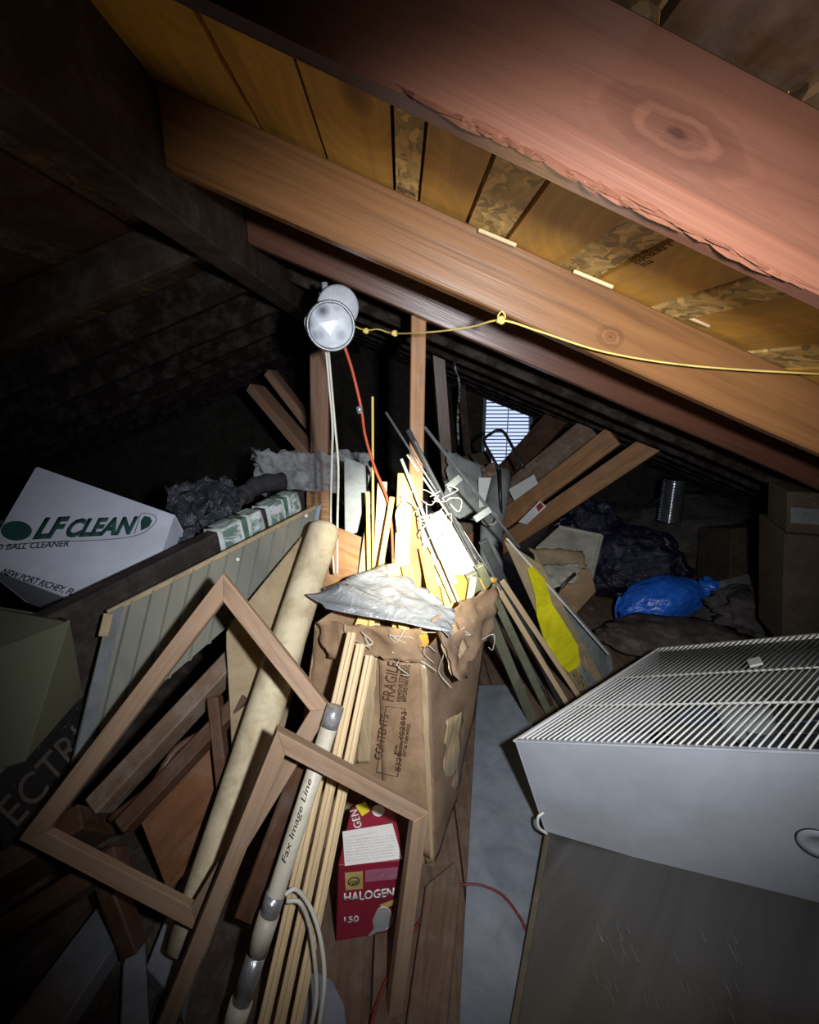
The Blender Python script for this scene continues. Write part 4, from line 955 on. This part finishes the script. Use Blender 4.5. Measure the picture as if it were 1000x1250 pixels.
o = blob('insulation_heap', P(860, 655, 3.75), (.75, .4, .28), 'insulation', None, 4, .3, 4, 12, squash=.28); tag(o, 'dim heap of loose insulation behind both bags', 'insulation')
# foil duct
fd = []; base_ = P(817, 636, 3.2); topd = P(824, 585, 3.2); N = 90
o = tube('foil_duct', [base_.lerp(topd, i / N) for i in range(N + 1)], lambda t: .070 + .007 * math.sin(t * math.pi * 2 * 15), 'foil_duct', None, 24, smooth=True); tag(o, 'ribbed foil flexible duct glinting upright in the dark', 'duct')
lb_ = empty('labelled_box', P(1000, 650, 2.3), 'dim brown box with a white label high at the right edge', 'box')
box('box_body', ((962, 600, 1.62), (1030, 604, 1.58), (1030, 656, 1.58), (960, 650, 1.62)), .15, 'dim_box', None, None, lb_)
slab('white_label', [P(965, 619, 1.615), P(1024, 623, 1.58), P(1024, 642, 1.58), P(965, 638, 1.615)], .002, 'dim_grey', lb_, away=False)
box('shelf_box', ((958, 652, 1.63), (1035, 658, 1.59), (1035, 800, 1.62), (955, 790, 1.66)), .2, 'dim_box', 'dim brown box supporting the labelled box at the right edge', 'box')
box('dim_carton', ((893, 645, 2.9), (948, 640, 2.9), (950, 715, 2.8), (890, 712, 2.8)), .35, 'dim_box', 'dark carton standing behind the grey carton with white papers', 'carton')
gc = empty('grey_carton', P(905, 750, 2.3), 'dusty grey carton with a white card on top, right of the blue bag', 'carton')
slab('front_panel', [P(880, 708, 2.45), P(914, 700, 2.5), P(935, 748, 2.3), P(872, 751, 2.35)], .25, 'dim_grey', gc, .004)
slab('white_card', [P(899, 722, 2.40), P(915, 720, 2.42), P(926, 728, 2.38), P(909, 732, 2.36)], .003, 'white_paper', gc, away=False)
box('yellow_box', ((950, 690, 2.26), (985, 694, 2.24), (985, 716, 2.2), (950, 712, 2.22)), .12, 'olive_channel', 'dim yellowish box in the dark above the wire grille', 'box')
o = blob('dark_bundle', P(945, 745, 2.2), (.25, .15, .10), 'insulation', None, 4, .4, 5, 31, squash=.09); tag(o, 'dark cloth bundle between the grey carton and the wire grille', 'bundle')
o = blob('grey_cloth', P(820, 775, 2.15), (.30, .16, .05), 'floor_dark', None, 4, .3, 4, 41, squash=.04); tag(o, 'flattened grey-brown cloth on the floor behind the wire grille', 'cloth')
SCR = ('right of the brown flap', 'left of the blue bag mouth, smaller', 'below the brown flap', 'nearer the slate board', 'by the slate board edge', 'between flap and blue bag', 'against the black bag', 'near the grille corner', 'right of the blue bag', 'long one under the blue bag')
for k, (u, v, s) in enumerate(((703, 748, 7), (722, 742, 5), (736, 765, 4), (744, 778, 4), (660, 776, 4), (726, 757, 5), (735, 700, 4), (765, 776, 5), (870, 772, 6), (790, 772, 14))):
    c = on(u, v, .004); d = s / 600 * 2.4
    a = random.uniform(0, 3); ex = V((math.cos(a), math.sin(a), 0)) * d * .6; ey = V((-math.sin(a), math.cos(a), 0)) * d * .3
    o = slab('paper_scrap', [c - ex, c + ey, c + ex, c - ey * .7], .003, 'white_paper' if k > 7 else 'hardboard', None); tag(o, 'tiny pale scrap on the floor, ' + SCR[k], 'scrap', 'tiny floor scraps by the bags')
for k, q_ in enumerate((((640, 730), (690, 745), (722, 780), (745, 800)), ((650, 720), (700, 765), (726, 800)))):
    o = tube('floor_wire', smooth_pts([on(u, v, .006) for u, v in q_], 5), .0022, 'black_metal', None, 5); tag(o, ('thin dark wire trailing over the floor below the cardboard flap', 'second thin dark wire on the floor, nearer the grey panel')[k], 'wire')

# ================================================================== RIGHT FOREGROUND
q = [on(u, v, .004) for u, v in ((583, 838), (640, 836), (672, 1000), (720, 1262), (560, 1262))]
o = slab('floor_sheet', q, .003, 'floor_sheet', None, away=False); tag(o, 'smooth blue-grey sheet lying on the floor between carton and fan housing', 'sheet')
c = tube('red_wire', smooth_pts([on(u, v, .012) for u, v in ((450, 1262), (470, 1200), (515, 1120), (540, 1090), (575, 1079), (610, 1090), (635, 1120), (648, 1150))], 6), .0035, 'red_wire', None, 6); tag(c, 'thin dark red wire looping over the grey floor sheet', 'wire')
o = slab('floor_plank', [on(u, v, .03) for u, v in ((494, 1262), (520, 1080), (556, 1050), (562, 1080), (545, 1262))], .028, 'floor_wood', None, .003); tag(o, 'brown plank on the floor along the edge of the grey sheet', 'plank')

FL_ = P(628, 905, 1.10); FLo = P(665, 1015, 1.10); FRr = P(1000, 920, .72); FRo = hit(1000, 1113, FL_, FRr, FLo); BK = P(803, 793, 1.55)
BKr = hit(1000, 772, FL_, FRr, BK)
# wrapped panel underneath
wp = [P(690, 1018, 1.10), P(626, 1262, .70)]
W0 = P(668, 1022, 1.09); W1 = P(1000, 1120, .715); W2 = P(626, 1262, .69)
for p in (W0, W1, W2): p.z -= .004
W3 = hit(1040, 1275, W0, W1, W2); 
wr = empty('wrapped_panel', W2, 'large dark board in scuffed clear wrap lying under the fan housing', 'board')
kx = (W1 - W0); W1b = W0 + kx * 1.5; W3b = W2 + (W3 - W2) * 1.15
bk_ = (W0 - W2).normalized() * .22
slab('panel_face', [W0 + bk_ * .9, W1b + bk_ * .6, W3b, W2], .025, 'wrapped_board', wr, .002)
nw = (W1 - W0).cross(W2 - W0).normalized(); nw = -nw if nw.z < 0 else nw
stick('taped_edge', W0 + bk_ * .9 + nw * .002, W2 + nw * .002, .014, .004, 'wrap_edge', wr, nw, .001)
for k in range(44):
    u = random.uniform(720, 900); v = random.uniform(1120, 1240); L = random.uniform(6, 34)
    a = hit(u, v, W0, W1, W2) + nw * .0008; b = hit(u + L * .42 + random.uniform(-2, 2), v + L, W0, W1, W2) + nw * .0008
    tube('film_crease', [a, (a + b) / 2 + nw * .001, b], random.choice((.0006, .0009, .0014)), 'clear_film', wr, 4)

fh = empty('fan_housing', FLo, 'white enamelled fan housing topped by a wire grille, tilted at the right', 'fan')
ext = 1.32
FR2 = FL_ + (FRr - FL_) * ext; FRo2 = FLo + (FRo - FLo) * ext; BKr2 = FR2 + (BK - FL_)
fn = (FR2 - FL_).cross(BK - FL_).normalized(); fn = -fn if fn.z < 0 else fn
inb = (BK - FL_).normalized()
BKo = FLo + (BK - FL_) * .86; BKo2 = FRo2 + (BKr2 - FR2) * .86
slab('front_wall', [FL_, FR2, FRo2, FLo], .006, 'white_enamel', fh, .002)
slab('left_wall', [FL_, BK, BKo, FLo], .006, 'white_enamel', fh, .002, away=False)
slab('back_wall', [BK, BKr2, BKo2, BKo], .006, 'fan_inside', fh, .002)
slab('right_wall', [FR2, BKr2, BKo2, FRo2], .006, 'white_enamel', fh, .002)
slab('bottom_pan', [FLo, FRo2, BKo2, BKo], .004, 'fan_inside', fh, .001, away=False)
stick('front_lip', FL_ + inb * .006, FR2 + inb * .006, .014, .005, 'white_enamel', fh, fn, .001)
stick('back_lip', BK, BKr2, .016, .010, 'wire_white', fh, fn, .002)
stick('left_lip', FL_, BK, .010, .006, 'wire_white', fh, fn, .001)
NW = 54
for k in range(1, NW):
    t = k / NW; a = FL_.lerp(FR2, t) + fn * .004 + inb * .01; b = BK.lerp(BKr2, t) + fn * .004
    tube('grille_wire', [a, b], .0019, 'wire_white', fh, 6)
for s in (.32, .62, .97):
    tube('cross_wire', [FL_.lerp(BK, s), FR2.lerp(BKr2, s)], .0028, 'wire_white', fh, 6)
fc = (FLo + FRo2 + BKo2 + BKo) / 4 + fn * .02
fm = FL_ + (FR2 - FL_) * .42 + (BK - FL_) * .55 - fn * .125 
disc('fan_ring', fm - fn * .045, fn, .24, .03, 'fan_inside', fh, 40, [(0, .20), (.035, .225), (.036, .218), (.004, .19), (.002, .0)])
motor = disc('motor', fm, fn, .06, .08, 'screen_grey', fh, 24, [(-.03, .05), (.0, .062), (.06, .062), (.075, .05), (.08, .02)])
for k in range(5):
    a0 = k * 2 * math.pi / 5 + .3; ux = (FR2 - FL_).normalized(); uy = fn.cross(ux)
    d = ux * math.cos(a0) + uy * math.sin(a0); e = fn.cross(d)
    p = [fm + d * .055 - e * .03 + fn * .012, fm + d * .19 - e * .075 + fn * .028, fm + d * .205 + e * .045 - fn * .008, fm + d * .055 + e * .025 - fn * .01]
    slab('fan_blade', p, .003, 'fan_blue' if k % 2 == 0 else 'grey_metal', motor)
slab('motor_bracket', [FL_.lerp(BK, .52) - fn * .13, FR2.lerp(BKr2, .52) - fn * .13, FR2.lerp(BKr2, .60) - fn * .13, FL_.lerp(BK, .60) - fn * .13], .004, 'grey_metal', fh)
o = slab('white_tag', [hit(u, v, FL_, FR2, BK) + fn * .010 for u, v in ((914, 812), (930, 808), (934, 816), (918, 820))], .006, 'white_paper', None, .001, away=False); tag(o, 'small white tag lying on top of the wire grille', 'tag')
tube('hook', [P(664, 992, 1.085), P(657, 998, 1.08), P(658, 1010, 1.08), P(668, 1018, 1.085)], .004, 'wire_white', fh, 6, curve=5)
fw = lambda u, v: hit(u, v, FL_, FR2, FLo)
nfw = (FR2 - FL_).cross(FLo - FL_).normalized(); nfw = -nfw if nfw.dot(V((0, 0, H)) - FL_) < 0 else nfw
cpt = fw(1001, 1030) 
disc('knockout_cap', cpt, nfw, .03, .004, 'white_enamel', fh, 28, [(0, .036), (.004, .034), (.005, .020), (.003, .018), (.003, .001)])
tube('cap_ring', [cpt + nfw * .002 + ((FR2 - FL_).normalized() * math.cos(a) + nfw.cross((FR2 - FL_).normalized()) * math.sin(a)) * .037 for a in [i * math.pi / 16 for i in range(33)]], .0012, 'black_metal', fh, 5, cap=False)

# ================================================================== HALOGEN BULB BOX
b0 = on(411, 1149, .012); b1 = on(474, 1138, .012)
t0 = P(414, 1056, b0.y - .01); t1 = P(492, 1050, b1.y - .01)
k0 = P(430, 986, 1.03); k1 = P(480, 984, 1.03)
hb = empty('bulb_box', (b0 + b1) / 2, 'red HALOGEN bulb box with a white notice stuck on top', 'box')
bb0 = V((k0.x - .02, 1.03, .012)); bb1 = V((k1.x + .01, 1.03, .012))
b0 = hit(411, 1149, t0, t1, b1)
hfr = slab('front_panel', [t0, t1, b1, b0], .002, 'red_print', hb, .001)
k0l = hit(430, 986, t0, t1, k1)
hlid = slab('lid', [k0l, k1, t1, t0], .002, 'red_print', hb, .001)
slab('side_panel', [k0l, t0, b0, bb0], .002, 'red_dark', hb); slab('side_panel', [t1, k1, bb1, b1], .002, 'red_dark', hb); slab('back_panel', [k1, k0l, bb0, bb1], .002, 'red_dark', hb)
hl = lambda u, v: hit(u, v, k0l, k1, t1); hf = lambda u, v: hit(u, v, t0, t1, b1)
nl = (k1 - k0l).cross(t0 - k0l).normalized(); nl = -nl if nl.z < 0 else nl
nh = (t1 - t0).cross(b0 - t0).normalized(); nh = -nh if nh.y > 0 else nh
def lp(nm, px, f, nn, mat, l=.001, t=.0006): return slab(nm, [f(*p) + nn * l for p in px], t, mat, hlid if f is hl else hfr, away=False)
pl = lp('notice_paper', ((418, 1016), (479, 1006), (491, 1049), (421, 1058)), hl, nl, 'print_white', .002)
for i in range(9):
    v = 1023 + i * 3.6; text('fine_print', 'lamp operating notice and safety terms'[:38 - (i % 3) * 4], hl(423, v + 1) + nl * .0028, hl(482 if i else 460, v - 6) + nl * .0028, .0035, 'ink_grey', hlid, up=(0, 1, 0), face=nl, lift=0, depth=.0002)
text('lettering', 'GEN', hl(441, 1012) + nl * .002, hl(429, 987) + nl * .002, .022, 'print_white', hlid, up=(-1, 0, 0), face=nl, lift=0, bold=.03) if False else None
text('lettering', 'GEN', hl(442, 1010) + nl * .002, hl(436, 988) + nl * .002, .020, 'print_white', hlid, up=(-1, .0, 0), face=nl, lift=0, bold=.02)
lp('print_patch', ((434, 984), (446, 979), (452, 990), (442, 997)), hl, nl, 'print_yellow')
disc('printed_bulb', hl(462, 990) + nl * .0005, nl, .016, .001, 'print_white', hlid, 24)
lp('gold_square', ((421, 1065), (443, 1063), (443, 1084), (422, 1086)), hf, nh, 'print_gold')
cc = hf(432, 1074.5) + nh * .003; ux = (t1 - t0).normalized(); uy = nh.cross(ux)
tube('logo_ring', [cc + (ux * math.cos(a) + uy * math.sin(a)) * .0125 for a in [i * math.pi / 12 for i in range(25)]], .0012, 'ink_black', hfr, 5, cap=False)
text('logo_letters', 'GE', hf(426.5, 1079.5) + nh * .002, hf(437.5, 1078.5) + nh * .002, .014, 'ink_black', hfr, up=(0, 0, 1), face=nh, shear=.2, bold=.01)
lp('pink_band', ((446, 1062), (486, 1058), (485, 1072), (446, 1076)), hf, nh, 'print_pink')
text('lettering', 'HALOGEN', hf(420, 1100) + nh * .001, hf(481, 1093) + nh * .001, .030, 'print_white', hfr, up=(0, 0, 1), face=nh, bold=.03)
text('lettering', '150', hf(420, 1126) + nh * .001, hf(438, 1124) + nh * .001, .022, 'print_white', hfr, up=(0, 0, 1), face=nh, bold=.02)
lp('print_patch', ((464, 1104), (485, 1096), (484, 1102), (466, 1110)), hf, nh, 'print_gold')
bq = [(449, 1141), (456, 1133), (455, 1122), (460, 1110), (467, 1106), (475, 1109), (479, 1118), (477, 1128), (470, 1135), (460, 1137), (452, 1142)]
lp('printed_bulb', bq, hf, nh, 'ink_grey', .0012)
tube('bulb_outline', [hf(*p) + nh * .002 for p in bq[3:9]], .0012, 'print_white', hfr, 4, curve=3)
